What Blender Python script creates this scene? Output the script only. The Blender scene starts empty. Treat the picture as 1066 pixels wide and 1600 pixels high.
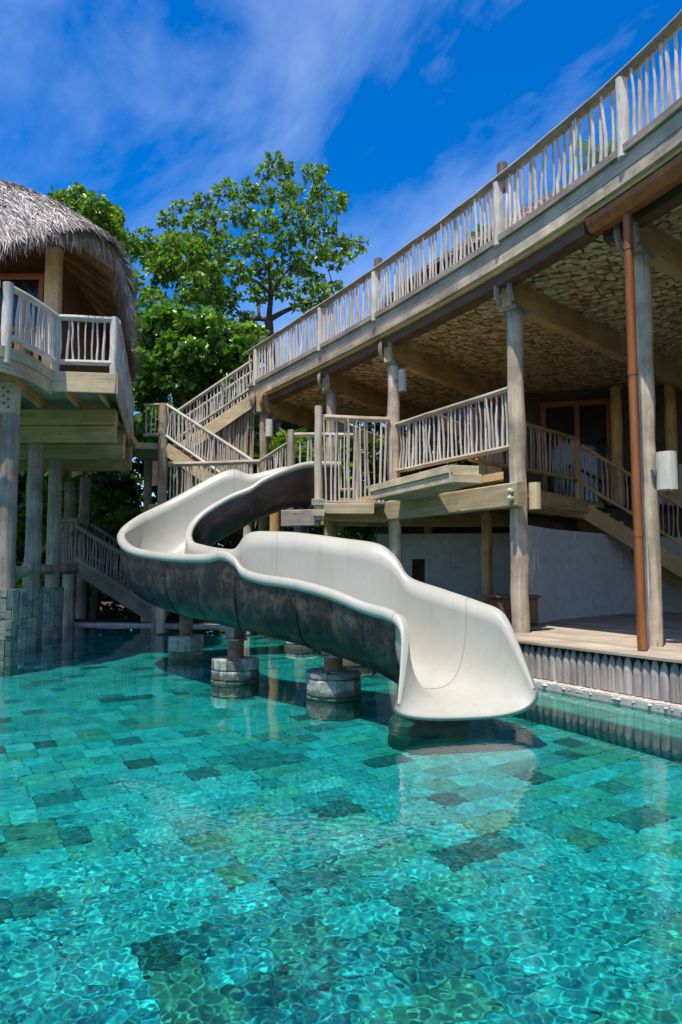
import bpy, math, random
import numpy as np
from mathutils import Vector, Matrix
sc = bpy.context.scene
random.seed(7)
PI = math.pi
# ------------------------------------------------------------------ camera
FPX, PITCH, CAMH = 1100.0, math.atan(90 / 1100), 1.5
cam = bpy.data.objects.new('camera', bpy.data.cameras.new('camera'))
sc.collection.objects.link(cam); sc.camera = cam
cam.location = (0, 0, CAMH); cam.rotation_euler = (PI / 2 + PITCH, 0, 0)
cam.data.sensor_fit = 'VERTICAL'; cam.data.sensor_height = 36; cam.data.sensor_width = 24
cam.data.lens = FPX / 1600 * 36; cam.data.clip_start = .05; cam.data.clip_end = 6000
# ------------------------------------------------------------------ sky and sun
SUN_EL = math.radians(69); SH = Vector((.45, .89)).normalized()
world = bpy.data.worlds.new('World'); sc.world = world; world.use_nodes = True
wn = world.node_tree.nodes; wl = world.node_tree.links
bg = wn['Background']; bg.inputs[1].default_value = .15
sky = wn.new('ShaderNodeTexSky'); sky.sky_type = 'NISHITA'; sky.sun_disc = False
sky.sun_elevation = SUN_EL; sky.sun_rotation = math.atan2(-SH.x, -SH.y)
sky.air_density = 1.0; sky.dust_density = 1.0; sky.ozone_density = 1.8
hs = wn.new('ShaderNodeHueSaturation'); hs.inputs['Saturation'].default_value = 1.56; hs.inputs['Hue'].default_value = .512; hs.inputs['Value'].default_value = .76
wl.new(sky.outputs[0], hs.inputs['Color'])
tc = wn.new('ShaderNodeTexCoord')
mp0 = wn.new('ShaderNodeMapping'); mp0.inputs['Rotation'].default_value = (0, math.radians(38), 0); wl.new(tc.outputs['Generated'], mp0.inputs[0])
mp = wn.new('ShaderNodeMapping'); mp.inputs['Scale'].default_value = (2.0, 1.5, 4.6); mp.inputs['Location'].default_value = (.9, 1.3, .4)
wl.new(mp0.outputs[0], mp.inputs[0])
nz = wn.new('ShaderNodeTexNoise'); nz.inputs['Scale'].default_value = 1.2; nz.inputs['Detail'].default_value = 12; nz.inputs['Roughness'].default_value = .6; nz.inputs['Distortion'].default_value = .35
wl.new(mp.outputs[0], nz.inputs['Vector'])
cr = wn.new('ShaderNodeValToRGB'); cr.color_ramp.elements[0].position = .42; cr.color_ramp.elements[0].color = (0, 0, 0, 1)
cr.color_ramp.elements[1].position = .86; cr.color_ramp.elements[1].color = (.34, .34, .34, 1)
wl.new(nz.outputs['Fac'], cr.inputs[0])
mx = wn.new('ShaderNodeMix'); mx.data_type = 'RGBA'
wl.new(cr.outputs[0], mx.inputs[0]); wl.new(hs.outputs[0], mx.inputs[6]); mx.inputs[7].default_value = (4.0, 4.9, 5.8, 1)
wl.new(mx.outputs[2], bg.inputs[0])
sl = bpy.data.lights.new('sun', 'SUN'); sl.energy = 3.0; sl.angle = math.radians(.53); sl.color = (1, .93, .82)
sun = bpy.data.objects.new('sun', sl); sc.collection.objects.link(sun)
SD = Vector((SH.x * math.cos(SUN_EL), SH.y * math.cos(SUN_EL), -math.sin(SUN_EL)))
sun.rotation_euler = SD.to_track_quat('-Z', 'Y').to_euler(); sun.location = (-20, -20, 60)
sl.cycles.is_caustics_light = True
sc.view_settings.view_transform = 'Standard'; sc.view_settings.look = 'None'
sc.view_settings.exposure = 0.9; sc.view_settings.gamma = 1
sc.render.engine = 'CYCLES'; sc.cycles.use_denoising = True
sc.cycles.max_bounces = 8; sc.cycles.transparent_max_bounces = 8; sc.cycles.caustics_reflective = False
sc.cycles.sample_clamp_indirect = 6; sc.cycles.use_adaptive_sampling = True; sc.cycles.adaptive_threshold = .02

# ------------------------------------------------------------------ helpers
CP, SP = math.cos(PITCH), math.sin(PITCH)
def ray(px, py):
    u = (px - 533) / FPX; v = (800 - py) / FPX
    return Vector((u, CP - SP * v, SP + CP * v))
def W(px, py, D):
    d = ray(px, py); return Vector((0, 0, CAMH)) + d * (D / d.y)
def Wz(px, py, z):
    d = ray(px, py); return Vector((0, 0, CAMH)) + d * ((z - CAMH) / d.z)
def proj(p):
    q = Vector(p) - Vector((0, 0, CAMH))
    y = CP * q.y + SP * q.z; z = -SP * q.y + CP * q.z
    if y < .05: return (-9999, -9999, y)
    return (533 + FPX * q.x / y, 800 - FPX * z / y, y)
def yz(px, D, z):          # point on the vertical through pixel column px at depth D, at height z
    for _ in range(3):
        y = CP * D + SP * (z - CAMH)
    return Vector(((px - 533) / FPX * y, D, z))

class MB:
    def __init__(s): s.v = []; s.f = []; s.uv = []; s.mi = []
    def quad(s, pts, uvs=None, m=0):
        b = len(s.v); s.v += [tuple(p) for p in pts]; s.f.append(tuple(range(b, b + len(pts))))
        if uvs is None:
            a = Vector(pts[0]); e = Vector(pts[1]) - a; n = e.cross(Vector(pts[-1]) - a)
            e = e.normalized() if e.length else Vector((1, 0, 0)); g = n.cross(e).normalized() if n.length else Vector((0, 0, 1))
            uvs = [((Vector(p) - a).dot(g), (Vector(p) - a).dot(e)) for p in pts]
        s.uv.append(uvs); s.mi.append(m); return s
    def beam(s, p0, p1, w, h, up=(0, 0, 1), m=0, ch=.0):
        # a squared timber from p0 to p1; w across, h along 'up'
        p0 = Vector(p0); p1 = Vector(p1); d = (p1 - p0); L = d.length; d.normalize(); up = Vector(up)
        sd = d.cross(up)
        if sd.length < 1e-4: up = Vector((0, 1, 0)); sd = d.cross(up)
        sd.normalize(); up = sd.cross(d)
        c = min(w, h) * (.12 if ch == 0 else ch)
        prof = [(-w/2 + c, -h/2), (w/2 - c, -h/2), (w/2, -h/2 + c), (w/2, h/2 - c), (w/2 - c, h/2), (-w/2 + c, h/2), (-w/2, h/2 - c), (-w/2, -h/2 + c)]
        r0 = [p0 + sd * a + up * b for a, b in prof]; r1 = [p1 + sd * a + up * b for a, b in prof]
        acc = 0; n = len(prof); o = random.random() * 5
        for i in range(n):
            j = (i + 1) % n; l = (r0[j] - r0[i]).length
            s.quad([r0[i], r0[j], r1[j], r1[i]], [(acc, o), (acc + l, o), (acc + l, o + L), (acc, o + L)], m); acc += l
        s.quad(r0[::-1], m=m); s.quad(r1, m=m); return s
    def box(s, c, size, rz=0, m=0, ch=.05):
        c = Vector(c); d = Vector((math.cos(rz), math.sin(rz), 0)) * (size[0] / 2)
        return s.beam(c - d, c + d, size[1], size[2], m=m, ch=ch)
    def tube(s, pts, rad, n=8, m=0, cap=True, wob=0, sq=1.0):
        pts = [Vector(p) for p in pts]; k = len(pts)
        if not hasattr(rad, '__len__'): rad = [rad] * k
        rings = []; acc = 0; vs = []; ref = None; o = random.random() * 5
        for i, p in enumerate(pts):
            t = (pts[min(i + 1, k - 1)] - pts[max(i - 1, 0)]).normalized()
            if ref is None: ref = Vector((0, 0, 1)) if abs(t.z) < .8 else Vector((0, 1, 0))
            a = t.cross(ref); a.normalize(); b = a.cross(t); ref = b
            if i: acc += (p - pts[i - 1]).length
            ring = []
            for q in range(n):
                th = 2 * PI * q / n; r = rad[i] * (1 + wob * (random.random() - .5))
                ring.append(p + a * math.cos(th) * r + b * math.sin(th) * r * sq)
            rings.append(ring); vs.append(acc + o)
        base = len(s.v)
        for r in rings: s.v += [tuple(x) for x in r]
        for i in range(k - 1):
            cf = 2 * PI * rad[0] / n
            for q in range(n):
                j = (q + 1) % n
                s.f.append((base + i * n + q, base + i * n + j, base + (i + 1) * n + j, base + (i + 1) * n + q))
                s.uv.append([(q * cf, vs[i]), ((q + 1) * cf, vs[i]), ((q + 1) * cf, vs[i + 1]), (q * cf, vs[i + 1])]); s.mi.append(m)
        if cap: s.quad(rings[0][::-1], m=m); s.quad(rings[-1], m=m)
        return s
    def log(s, p0, p1, r0, r1=None, n=10, wig=.012, seg=6, m=0, wob=.05):
        p0 = Vector(p0); p1 = Vector(p1); r1 = r0 if r1 is None else r1
        pts = []; rs = []
        for i in range(seg + 1):
            t = i / seg; p = p0.lerp(p1, t)
            if 0 < i < seg: p += Vector((random.uniform(-wig, wig), random.uniform(-wig, wig), random.uniform(-wig, wig)))
            pts.append(p); rs.append((r0 + (r1 - r0) * t) * random.uniform(.97, 1.03))
        return s.tube(pts, rs, n, m, wob=wob)
    def prism(s, poly, z0, z1, m=0):
        n = len(poly)
        s.quad([(x, y, z1) for x, y in poly], m=m); s.quad([(x, y, z0) for x, y in poly][::-1], m=m)
        for i in range(n):
            a = poly[i]; b = poly[(i + 1) % n]
            s.quad([(a[0], a[1], z0), (b[0], b[1], z0), (b[0], b[1], z1), (a[0], a[1], z1)], m=m)
        return s
    def sweep(s, pts, n0, n1, z0, z1, m=0):
        # rectangle swept along plan points [(x,y,nx,ny)], offsets n0..n1 along the normal
        k = len(pts); R = []; acc = 0; A = []
        for i, (x, y, nx, ny) in enumerate(pts):
            if i: acc += math.hypot(x - pts[i-1][0], y - pts[i-1][1])
            A.append(acc)
            R.append([(x + nx*n0, y + ny*n0, z0), (x + nx*n1, y + ny*n1, z0), (x + nx*n1, y + ny*n1, z1), (x + nx*n0, y + ny*n0, z1)])
        o = random.random() * 5; ws = [0, abs(n1 - n0), abs(n1 - n0) + z1 - z0, 2 * abs(n1 - n0) + z1 - z0, 2 * (abs(n1 - n0) + z1 - z0)]
        for i in range(k - 1):
            for q in range(4):
                j = (q + 1) % 4
                s.quad([R[i][q], R[i][j], R[i+1][j], R[i+1][q]], [(ws[q], o + A[i]), (ws[q+1], o + A[i]), (ws[q+1], o + A[i+1]), (ws[q], o + A[i+1])], m)
        s.quad(R[0][::-1], m=m); s.quad(R[-1], m=m); return s
    def mesh(s, name, mats, smooth=False):
        me = bpy.data.meshes.new(name); me.from_pydata(s.v, [], s.f)
        uvl = me.uv_layers.new(name='UVMap')
        uvl.data.foreach_set('uv', np.array([c for f in s.uv for c in f], dtype=np.float32).ravel())
        for m in (mats if isinstance(mats, (list, tuple)) else [mats]): me.materials.append(m)
        me.polygons.foreach_set('material_index', s.mi)
        if smooth:
            me.polygons.foreach_set('use_smooth', [True] * len(s.f))
            try: me.set_sharp_from_angle(angle=math.radians(42))
            except Exception: pass
        me.update(); return me
    def build(s, name, mats, parent=None, smooth=False):
        return link(name, s.mesh(name, mats, smooth), parent)

def link(name, me, parent=None):
    o = bpy.data.objects.new(name, me); sc.collection.objects.link(o)
    if parent is not None:
        o.parent = parent; o.matrix_parent_inverse = INV[parent.name] if parent.name in INV else Matrix.Identity(4)
    return o
INV = {}
def empty(name, loc, label=None, cat=None, group=None):
    o = bpy.data.objects.new(name, None); sc.collection.objects.link(o); o.location = loc; o.empty_display_size = .2
    INV[o.name] = Matrix.Translation(-Vector(loc))
    tag(o, label, cat, group); return o
def tag(o, label=None, cat=None, group=None, kind=None):
    if label: o['label'] = label
    if cat: o['category'] = cat
    if group: o['group'] = group
    if kind: o['kind'] = kind
    return o
def inst(name, me, parent, loc, rot=(0, 0, 0), scale=(1, 1, 1)):
    o = link(name, me, parent); o.location = loc; o.rotation_euler = rot; o.scale = scale; return o
def npmesh(name, V, F, mats, smooth=False, mi=None):
    me = bpy.data.meshes.new(name); k = F.shape[1]
    me.vertices.add(len(V)); me.vertices.foreach_set('co', V.astype(np.float32).ravel())
    me.loops.add(F.size); me.loops.foreach_set('vertex_index', F.astype(np.int32).ravel())
    me.polygons.add(len(F)); me.polygons.foreach_set('loop_start', np.arange(len(F), dtype=np.int32) * k)
    for m in (mats if isinstance(mats, (list, tuple)) else [mats]): me.materials.append(m)
    if mi is not None: me.polygons.foreach_set('material_index', np.asarray(mi, dtype=np.int32))
    if smooth: me.polygons.foreach_set('use_smooth', np.ones(len(F), dtype=bool))
    me.update(calc_edges=True); return me

# ------------------------------------------------------------------ materials
def mat(name):
    m = bpy.data.materials.new(name); m.use_nodes = True
    return m, m.node_tree.nodes, m.node_tree.links, m.node_tree.nodes['Principled BSDF']
def ramp(n, stops):
    r = n.new('ShaderNodeValToRGB'); e = r.color_ramp.elements
    while len(e) < len(stops): e.new(.5)
    for q, (p, c) in zip(e, stops): q.position = p; q.color = (*c, 1)
    return r
def noise(n, l, vec, scale, detail=4, rough=.55, dist=0):
    t = n.new('ShaderNodeTexNoise'); t.inputs['Scale'].default_value = scale; t.inputs['Detail'].default_value = detail
    t.inputs['Roughness'].default_value = rough; t.inputs['Distortion'].default_value = dist
    if vec is not None: l.new(vec, t.inputs['Vector'])
    return t
def mixc(n, l, fac, a, b, mode='MIX'):
    x = n.new('ShaderNodeMix'); x.data_type = 'RGBA'; x.blend_type = mode
    for sock, val in ((x.inputs[0], fac), (x.inputs[6], a), (x.inputs[7], b)):
        if hasattr(val, 'is_output') or hasattr(val, 'links'): l.new(val, sock)
        else: sock.default_value = val if not isinstance(val, tuple) else (*val, 1) if len(val) == 3 else val
    return x.outputs[2]
def mathn(n, l, op, a, b=None):
    x = n.new('ShaderNodeMath'); x.operation = op
    for sock, val in ((x.inputs[0], a), (x.inputs[1], b)):
        if val is None: continue
        if hasattr(val, 'links'): l.new(val, sock)
        else: sock.default_value = val
    return x.outputs[0]
def bump(n, l, b, h, strength=.3, dist=.02):
    x = n.new('ShaderNodeBump'); x.inputs['Strength'].default_value = strength; x.inputs['Distance'].default_value = dist
    l.new(h, x.inputs['Height']); l.new(x.outputs[0], b.inputs['Normal']); return x

def wood(name, lo, hi, grain=34, along=2.2, rough=.82, vary=.35, crack=.55, knots=True, stain=None):
    m, n, l, b = mat(name)
    uv = n.new('ShaderNodeUVMap'); oi = n.new('ShaderNodeObjectInfo')
    off = n.new('ShaderNodeVectorMath'); off.operation = 'MULTIPLY_ADD'
    cmb = n.new('ShaderNodeCombineXYZ'); l.new(oi.outputs['Random'], cmb.inputs[0]); l.new(oi.outputs['Random'], cmb.inputs[1])
    l.new(cmb.outputs[0], off.inputs[0]); off.inputs[1].default_value = (37, 53, 0); l.new(uv.outputs[0], off.inputs[2])
    mp = n.new('ShaderNodeMapping'); mp.inputs['Scale'].default_value = (grain, along, 1); l.new(off.outputs[0], mp.inputs[0])
    g = noise(n, l, mp.outputs[0], 1.0, 6, .6, .6)
    r = ramp(n, [(.28, lo), (.52, tuple((a + c) / 2 for a, c in zip(lo, hi))), (.74, hi)]); l.new(g.outputs[0], r.inputs[0])
    col = r.outputs[0]
    # weather cracks along the grain
    mp2 = n.new('ShaderNodeMapping'); mp2.inputs['Scale'].default_value = (grain * 1.7, along * .45, 1); l.new(off.outputs[0], mp2.inputs[0])
    ck = noise(n, l, mp2.outputs[0], 1.0, 3, .5); rk = ramp(n, [(.30, (0, 0, 0)), (.37, (1, 1, 1))]); l.new(ck.outputs[0], rk.inputs[0])
    dk = mixc(n, l, rk.outputs[0], (1 - crack,) * 3, (1, 1, 1))
    col = mixc(n, l, 1.0, col, dk, 'MULTIPLY')
    if knots:
        mk = n.new('ShaderNodeMapping'); mk.inputs['Scale'].default_value = (6, 1.6, 1); l.new(off.outputs[0], mk.inputs[0])
        vo = n.new('ShaderNodeTexVoronoi'); vo.inputs['Scale'].default_value = 1.0; l.new(mk.outputs[0], vo.inputs['Vector'])
        kr = ramp(n, [(.05, (.42, .36, .3)), (.13, (1, 1, 1))]); l.new(vo.outputs['Distance'], kr.inputs[0])
        col = mixc(n, l, .8, col, kr.outputs[0], 'MULTIPLY')
    # broad weathering patches
    tcn = n.new('ShaderNodeTexCoord'); geo = n.new('ShaderNodeNewGeometry')
    bl = noise(n, l, geo.outputs['Position'], 1.7, 5, .6); br = ramp(n, [(.3, (1 - vary,) * 3), (.7, (1 + vary * .55,) * 3)]); l.new(bl.outputs[0], br.inputs[0])
    col = mixc(n, l, 1.0, col, br.outputs[0], 'MULTIPLY')
    if stain:
        sn = noise(n, l, geo.outputs['Position'], 3.1, 5, .65); sr = ramp(n, [(.5, (0, 0, 0)), (.7, (1, 1, 1))]); l.new(sn.outputs[0], sr.inputs[0])
        col = mixc(n, l, mathn(n, l, 'MULTIPLY', sr.outputs[0], .6), col, stain)
    rr = ramp(n, [(0, (.8,) * 3), (1, (1.16,) * 3)]); l.new(oi.outputs['Random'], rr.inputs[0])
    col = mixc(n, l, 1.0, col, rr.outputs[0], 'MULTIPLY')
    l.new(col, b.inputs['Base Color']); b.inputs['Roughness'].default_value = rough; b.inputs['Specular IOR Level'].default_value = .25
    hh = mathn(n, l, 'ADD', g.outputs[0], rk.outputs[0]); bump(n, l, b, hh, .45, .006)
    return m
M = {}
M['stick'] = wood('peeled_branch', (.46, .41, .345), (.74, .68, .595), 26, 3.5, .75, .25, .35, False)
M['stick_warm'] = wood('brown_branch', (.30, .23, .165), (.52, .43, .33), 26, 3.5, .75, .3, .4, False)  # darker, browner variant of the peeled branch
M['grey'] = wood('silvered_timber', (.36, .285, .20), (.60, .51, .395), 30, 1.6, .85, .35, .55)
M['greyd'] = wood('dark_silvered_timber', (.24, .19, .14), (.43, .37, .29), 34, 1.4, .85, .4, .6)
M['post'] = wood('weathered_log', (.40, .30, .20), (.72, .59, .435), 18, 1.0, .85, .5, .6, True, (.24, .20, .155))
M['tan'] = wood('tan_timber', (.44, .265, .105), (.70, .475, .225), 22, 1.0, .8, .3, .45)
M['fas'] = wood('pale_board', (.50, .375, .21), (.74, .61, .395), 26, 1.1, .8, .3, .45, True, (.30, .29, .19))
M['deck'] = wood('deck_board', (.34, .275, .205), (.54, .465, .37), 40, 1.2, .8, .3, .45)
M['skirt'] = wood('skirting_log', (.22, .19, .165), (.46, .42, .38), 26, 1.6, .85, .4, .6)
M['brown'] = wood('brown_timber', (.11, .06, .03), (.22, .13, .07), 26, 1.2, .6, .3, .4)
M['orange'] = wood('varnished_frame', (.24, .09, .03), (.40, .17, .06), 26, 1.2, .45, .3, .2)
M['stub'] = wood('dark_log_cap', (.06, .045, .05), (.16, .12, .115), 18, 2, .7, .3, .5)

def simple(name, col, rough=.6, metal=0, var=.25, sc_=3., bmp=0, spec=.3):
    m, n, l, b = mat(name); geo = n.new('ShaderNodeNewGeometry')
    t = noise(n, l, geo.outputs['Position'], sc_, 6, .6); r = ramp(n, [(.3, tuple(c * (1 - var) for c in col)), (.7, tuple(min(1, c * (1 + var)) for c in col))])
    l.new(t.outputs[0], r.inputs[0]); l.new(r.outputs[0], b.inputs['Base Color']); b.inputs['Roughness'].default_value = rough
    b.inputs['Metallic'].default_value = metal; b.inputs['Specular IOR Level'].default_value = spec
    if bmp: bump(n, l, b, t.outputs[0], bmp, .03)
    return m
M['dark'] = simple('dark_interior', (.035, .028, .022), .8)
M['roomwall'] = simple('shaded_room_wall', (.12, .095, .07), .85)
M['steel'] = simple('galvanised_steel', (.20, .21, .215), .5, .7, .4, 8)
M['rust'] = simple('rusty_pipe', (.20, .13, .085), .75, .2, .5, 9, .3)
M['glass_dark'] = simple('dark_pane', (.012, .014, .016), .06, 0, .1, 3, 0, .6)
M['soil'] = simple('garden_soil', (.07, .055, .035), .95, 0, .5, 1.2, .4)
M['coping'] = simple('pale_coping', (.50, .48, .44), .8, 0, .3, 5, .3)
M['pebble'] = simple('pebble', (.55, .49, .41), .6, 0, .35, 11)
M['pebble_bed'] = simple('pebble_mortar', (.42, .41, .38), .8, 0, .25, 7, .2)
M['poolwall'] = simple('pool_wall_stone', (.05, .16, .15), .7, 0, .4, 4, .3)
M['grout'] = simple('pool_grout', (.06, .30, .28), .9, 0, .3, 6)
def plaster():
    m, n, l, b = mat('white_plaster'); geo = n.new('ShaderNodeNewGeometry')
    t = noise(n, l, geo.outputs['Position'], 5, 5, .55, .4); r = ramp(n, [(.3, (.54, .535, .53)), (.7, (.68, .675, .665))])
    l.new(t.outputs[0], r.inputs[0]); l.new(r.outputs[0], b.inputs['Base Color']); b.inputs['Roughness'].default_value = .9
    bump(n, l, b, t.outputs[0], .8, .05); return m
M['plaster'] = plaster()
def slidemat():
    m, n, l, b = mat('cream_fibreglass'); geo = n.new('ShaderNodeNewGeometry')
    t = noise(n, l, geo.outputs['Position'], 1.6, 7, .6); r = ramp(n, [(.25, (.37, .36, .295)), (.55, (.425, .415, .345)), (.8, (.455, .445, .375))])
    l.new(t.outputs[0], r.inputs[0])
    mp = n.new('ShaderNodeMapping'); mp.inputs['Scale'].default_value = (9, 9, 1.1); l.new(geo.outputs['Position'], mp.inputs[0])
    s = noise(n, l, mp.outputs[0], 1.3, 5, .65); sr = ramp(n, [(.54, (1, 1, 1)), (.78, (.86, .85, .79))]); l.new(s.outputs[0], sr.inputs[0])
    # scuffs and specks of dirt
    d = noise(n, l, geo.outputs['Position'], 42, 3, .6); dr = ramp(n, [(.70, (1, 1, 1)), (.80, (.72, .70, .64))]); l.new(d.outputs[0], dr.inputs[0])
    c = mixc(n, l, 1., r.outputs[0], sr.outputs[0], 'MULTIPLY'); c = mixc(n, l, .8, c, dr.outputs[0], 'MULTIPLY')
    l.new(c, b.inputs['Base Color'])
    rg = ramp(n, [(.3, (.30,) * 3), (.7, (.46,) * 3)]); l.new(s.outputs[0], rg.inputs[0]); l.new(rg.outputs[0], b.inputs['Roughness'])
    b.inputs['Specular IOR Level'].default_value = .45
    lw = noise(n, l, geo.outputs['Position'], 3.2, 3, .5); bump(n, l, b, lw.outputs[0], .12, .03); return m
M['slide'] = slidemat()
def patina():
    m, n, l, b = mat('aged_copper_sheet'); geo = n.new('ShaderNodeNewGeometry')
    t = noise(n, l, geo.outputs['Position'], 4.2, 12, .72, .7); r = ramp(n, [(.36, (.008, .008, .008)), (.49, (.024, .019, .016)), (.57, (.080, .050, .037)), (.66, (.11, .075, .055)), (.74, (.10, .14, .125))])
    l.new(t.outputs[0], r.inputs[0])
    mp = n.new('ShaderNodeMapping'); mp.inputs['Scale'].default_value = (5, 5, 1.0); l.new(geo.outputs['Position'], mp.inputs[0])
    s = noise(n, l, mp.outputs[0], 1.2, 8, .7); sr = ramp(n, [(.52, (0, 0, 0)), (.72, (1, 1, 1))]); l.new(s.outputs[0], sr.inputs[0])
    c = mixc(n, l, mathn(n, l, 'MULTIPLY', sr.outputs[0], .6), r.outputs[0], (.085, .13, .115))
    # brown copper higher up, dark patina with verdigris streaks lower down
    sep = n.new('ShaderNodeSeparateXYZ'); l.new(geo.outputs['Position'], sep.inputs[0])
    hz = ramp(n, [(.0, (0, 0, 0)), (1., (1, 1, 1))]); hm = n.new('ShaderNodeMapRange'); hm.inputs['From Min'].default_value = 1.9; hm.inputs['From Max'].default_value = 2.9; l.new(sep.outputs[2], hm.inputs[0])
    br = noise(n, l, geo.outputs['Position'], 2.2, 6, .6); bc = ramp(n, [(.3, (.055, .033, .028)), (.7, (.125, .075, .06))]); l.new(br.outputs[0], bc.inputs[0])
    c = mixc(n, l, hm.outputs[0], c, bc.outputs[0])
    l.new(c, b.inputs['Base Color']); b.inputs['Metallic'].default_value = .4; b.inputs['Roughness'].default_value = .38
    bb = noise(n, l, geo.outputs['Position'], 6, 5, .6); bump(n, l, b, bb.outputs[0], .35, .04); return m
M['patina'] = patina()
def coppermat():
    m, n, l, b = mat('copper_pipe'); geo = n.new('ShaderNodeNewGeometry')
    mp = n.new('ShaderNodeMapping'); mp.inputs['Scale'].default_value = (6, 6, .8); l.new(geo.outputs['Position'], mp.inputs[0])
    t = noise(n, l, mp.outputs[0], 1.5, 6, .6); r = ramp(n, [(.3, (.24, .075, .022)), (.55, (.36, .125, .035)), (.8, (.44, .18, .06))])
    l.new(t.outputs[0], r.inputs[0]); l.new(r.outputs[0], b.inputs['Base Color']); b.inputs['Metallic'].default_value = .4; b.inputs['Roughness'].default_value = .42
    return m
M['copper'] = coppermat()
def leafmat(name, lo, hi, hi2, spec=.5, rough=.36):
    m, n, l, b = mat(name); geo = n.new('ShaderNodeNewGeometry')
    r = ramp(n, [(0, lo), (.45, tuple((a + c) / 2 for a, c in zip(lo, hi))), (.8, hi), (1, hi2)]); l.new(geo.outputs['Random Per Island'], r.inputs[0])
    l.new(r.outputs[0], b.inputs['Base Color']); b.inputs['Roughness'].default_value = rough; b.inputs['Specular IOR Level'].default_value = spec
    tr = n.new('ShaderNodeBsdfTranslucent'); tcol = mixc(n, l, 1.0, r.outputs[0], (1.5, 1.7, .5), 'MULTIPLY'); l.new(tcol, tr.inputs[0])
    ms = n.new('ShaderNodeMixShader'); ms.inputs[0].default_value = .36; l.new(b.outputs[0], ms.inputs[1]); l.new(tr.outputs[0], ms.inputs[2])
    l.new(ms.outputs[0], n['Material Output'].inputs[0]); return m
M['leaf'] = leafmat('broad_leaf', (.06, .135, .015), (.19, .33, .036), (.34, .46, .085))
M['leaf_bright'] = leafmat('glossy_bright_leaf', (.045, .12, .016), (.13, .28, .03), (.24, .40, .06), .5, .32)
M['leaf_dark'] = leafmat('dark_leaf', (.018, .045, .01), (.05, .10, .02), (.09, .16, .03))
M['palm'] = leafmat('palm_leaflet', (.06, .12, .02), (.13, .22, .04), (.20, .29, .07))
M['bark'] = simple('tree_bark', (.085, .065, .05), .9, 0, .45, 8, .5)
def strawmat(name, lo, mid, hi):
    m, n, l, b = mat(name); geo = n.new('ShaderNodeNewGeometry')
    r = ramp(n, [(0, lo), (.5, mid), (1, hi)]); l.new(geo.outputs['Random Per Island'], r.inputs[0])
    t = noise(n, l, geo.outputs['Position'], 1.3, 4, .6); tr_ = ramp(n, [(.3, (.7,) * 3), (.7, (1.15,) * 3)]); l.new(t.outputs[0], tr_.inputs[0])
    l.new(mixc(n, l, 1., r.outputs[0], tr_.outputs[0], 'MULTIPLY'), b.inputs['Base Color']); b.inputs['Roughness'].default_value = .8; b.inputs['Specular IOR Level'].default_value = .2; return m
M['straw'] = strawmat('grey_thatch', (.20, .165, .14), (.46, .41, .365), (.74, .69, .63))
M['straw_brown'] = strawmat('brown_thatch', (.30, .19, .14), (.50, .36, .28), (.66, .52, .42))
M['strawbase'] = simple('thatch_underlayer', (.16, .13, .11), .95, 0, .4, 6, .6)
def slicemat():
    m, n, l, b = mat('sawn_log_slice'); tcn = n.new('ShaderNodeTexCoord'); oi = n.new('ShaderNodeObjectInfo'); geo = n.new('ShaderNodeNewGeometry')
    uv = n.new('ShaderNodeUVMap'); ln = n.new('ShaderNodeVectorMath'); ln.operation = 'LENGTH'; l.new(uv.outputs[0], ln.inputs[0])
    rg = mathn(n, l, 'SINE', mathn(n, l, 'MULTIPLY', ln.outputs['Value'], 300.))
    t = noise(n, l, geo.outputs['Position'], 14, 4, .6)
    r = ramp(n, [(0, (.44, .26, .10)), (.35, (.66, .46, .22)), (.7, (.80, .60, .33)), (1, (.88, .73, .46))])
    rnd = mathn(n, l, 'FRACT', mathn(n, l, 'ADD', geo.outputs['Random Per Island'], oi.outputs['Random']))
    l.new(rnd, r.inputs[0])
    c = mixc(n, l, mathn(n, l, 'MULTIPLY', mathn(n, l, 'ADD', rg, 1.), .12), r.outputs[0], (.20, .13, .07))
    bk = ramp(n, [(.069, (1, 1, 1)), (.0785, (.72, .64, .55))]); l.new(ln.outputs['Value'], bk.inputs[0]); c = mixc(n, l, 1., c, bk.outputs[0], 'MULTIPLY')
    tr_ = ramp(n, [(.3, (.75,) * 3), (.7, (1.1,) * 3)]); l.new(t.outputs[0], tr_.inputs[0])
    l.new(mixc(n, l, 1., c, tr_.outputs[0], 'MULTIPLY'), b.inputs['Base Color']); b.inputs['Roughness'].default_value = .85; return m
M['slice'] = slicemat()
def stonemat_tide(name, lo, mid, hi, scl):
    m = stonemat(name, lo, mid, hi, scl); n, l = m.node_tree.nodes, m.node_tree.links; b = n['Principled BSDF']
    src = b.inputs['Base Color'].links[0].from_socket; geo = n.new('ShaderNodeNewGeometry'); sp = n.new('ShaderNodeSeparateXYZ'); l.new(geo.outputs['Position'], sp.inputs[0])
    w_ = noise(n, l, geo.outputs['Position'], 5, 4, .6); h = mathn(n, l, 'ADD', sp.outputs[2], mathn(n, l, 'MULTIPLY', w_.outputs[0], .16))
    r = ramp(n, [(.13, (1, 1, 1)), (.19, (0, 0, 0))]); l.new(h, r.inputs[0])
    l.new(mixc(n, l, mathn(n, l, 'MULTIPLY', r.outputs[0], .75), src, (.05, .065, .035)), b.inputs['Base Color']); return m
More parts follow.
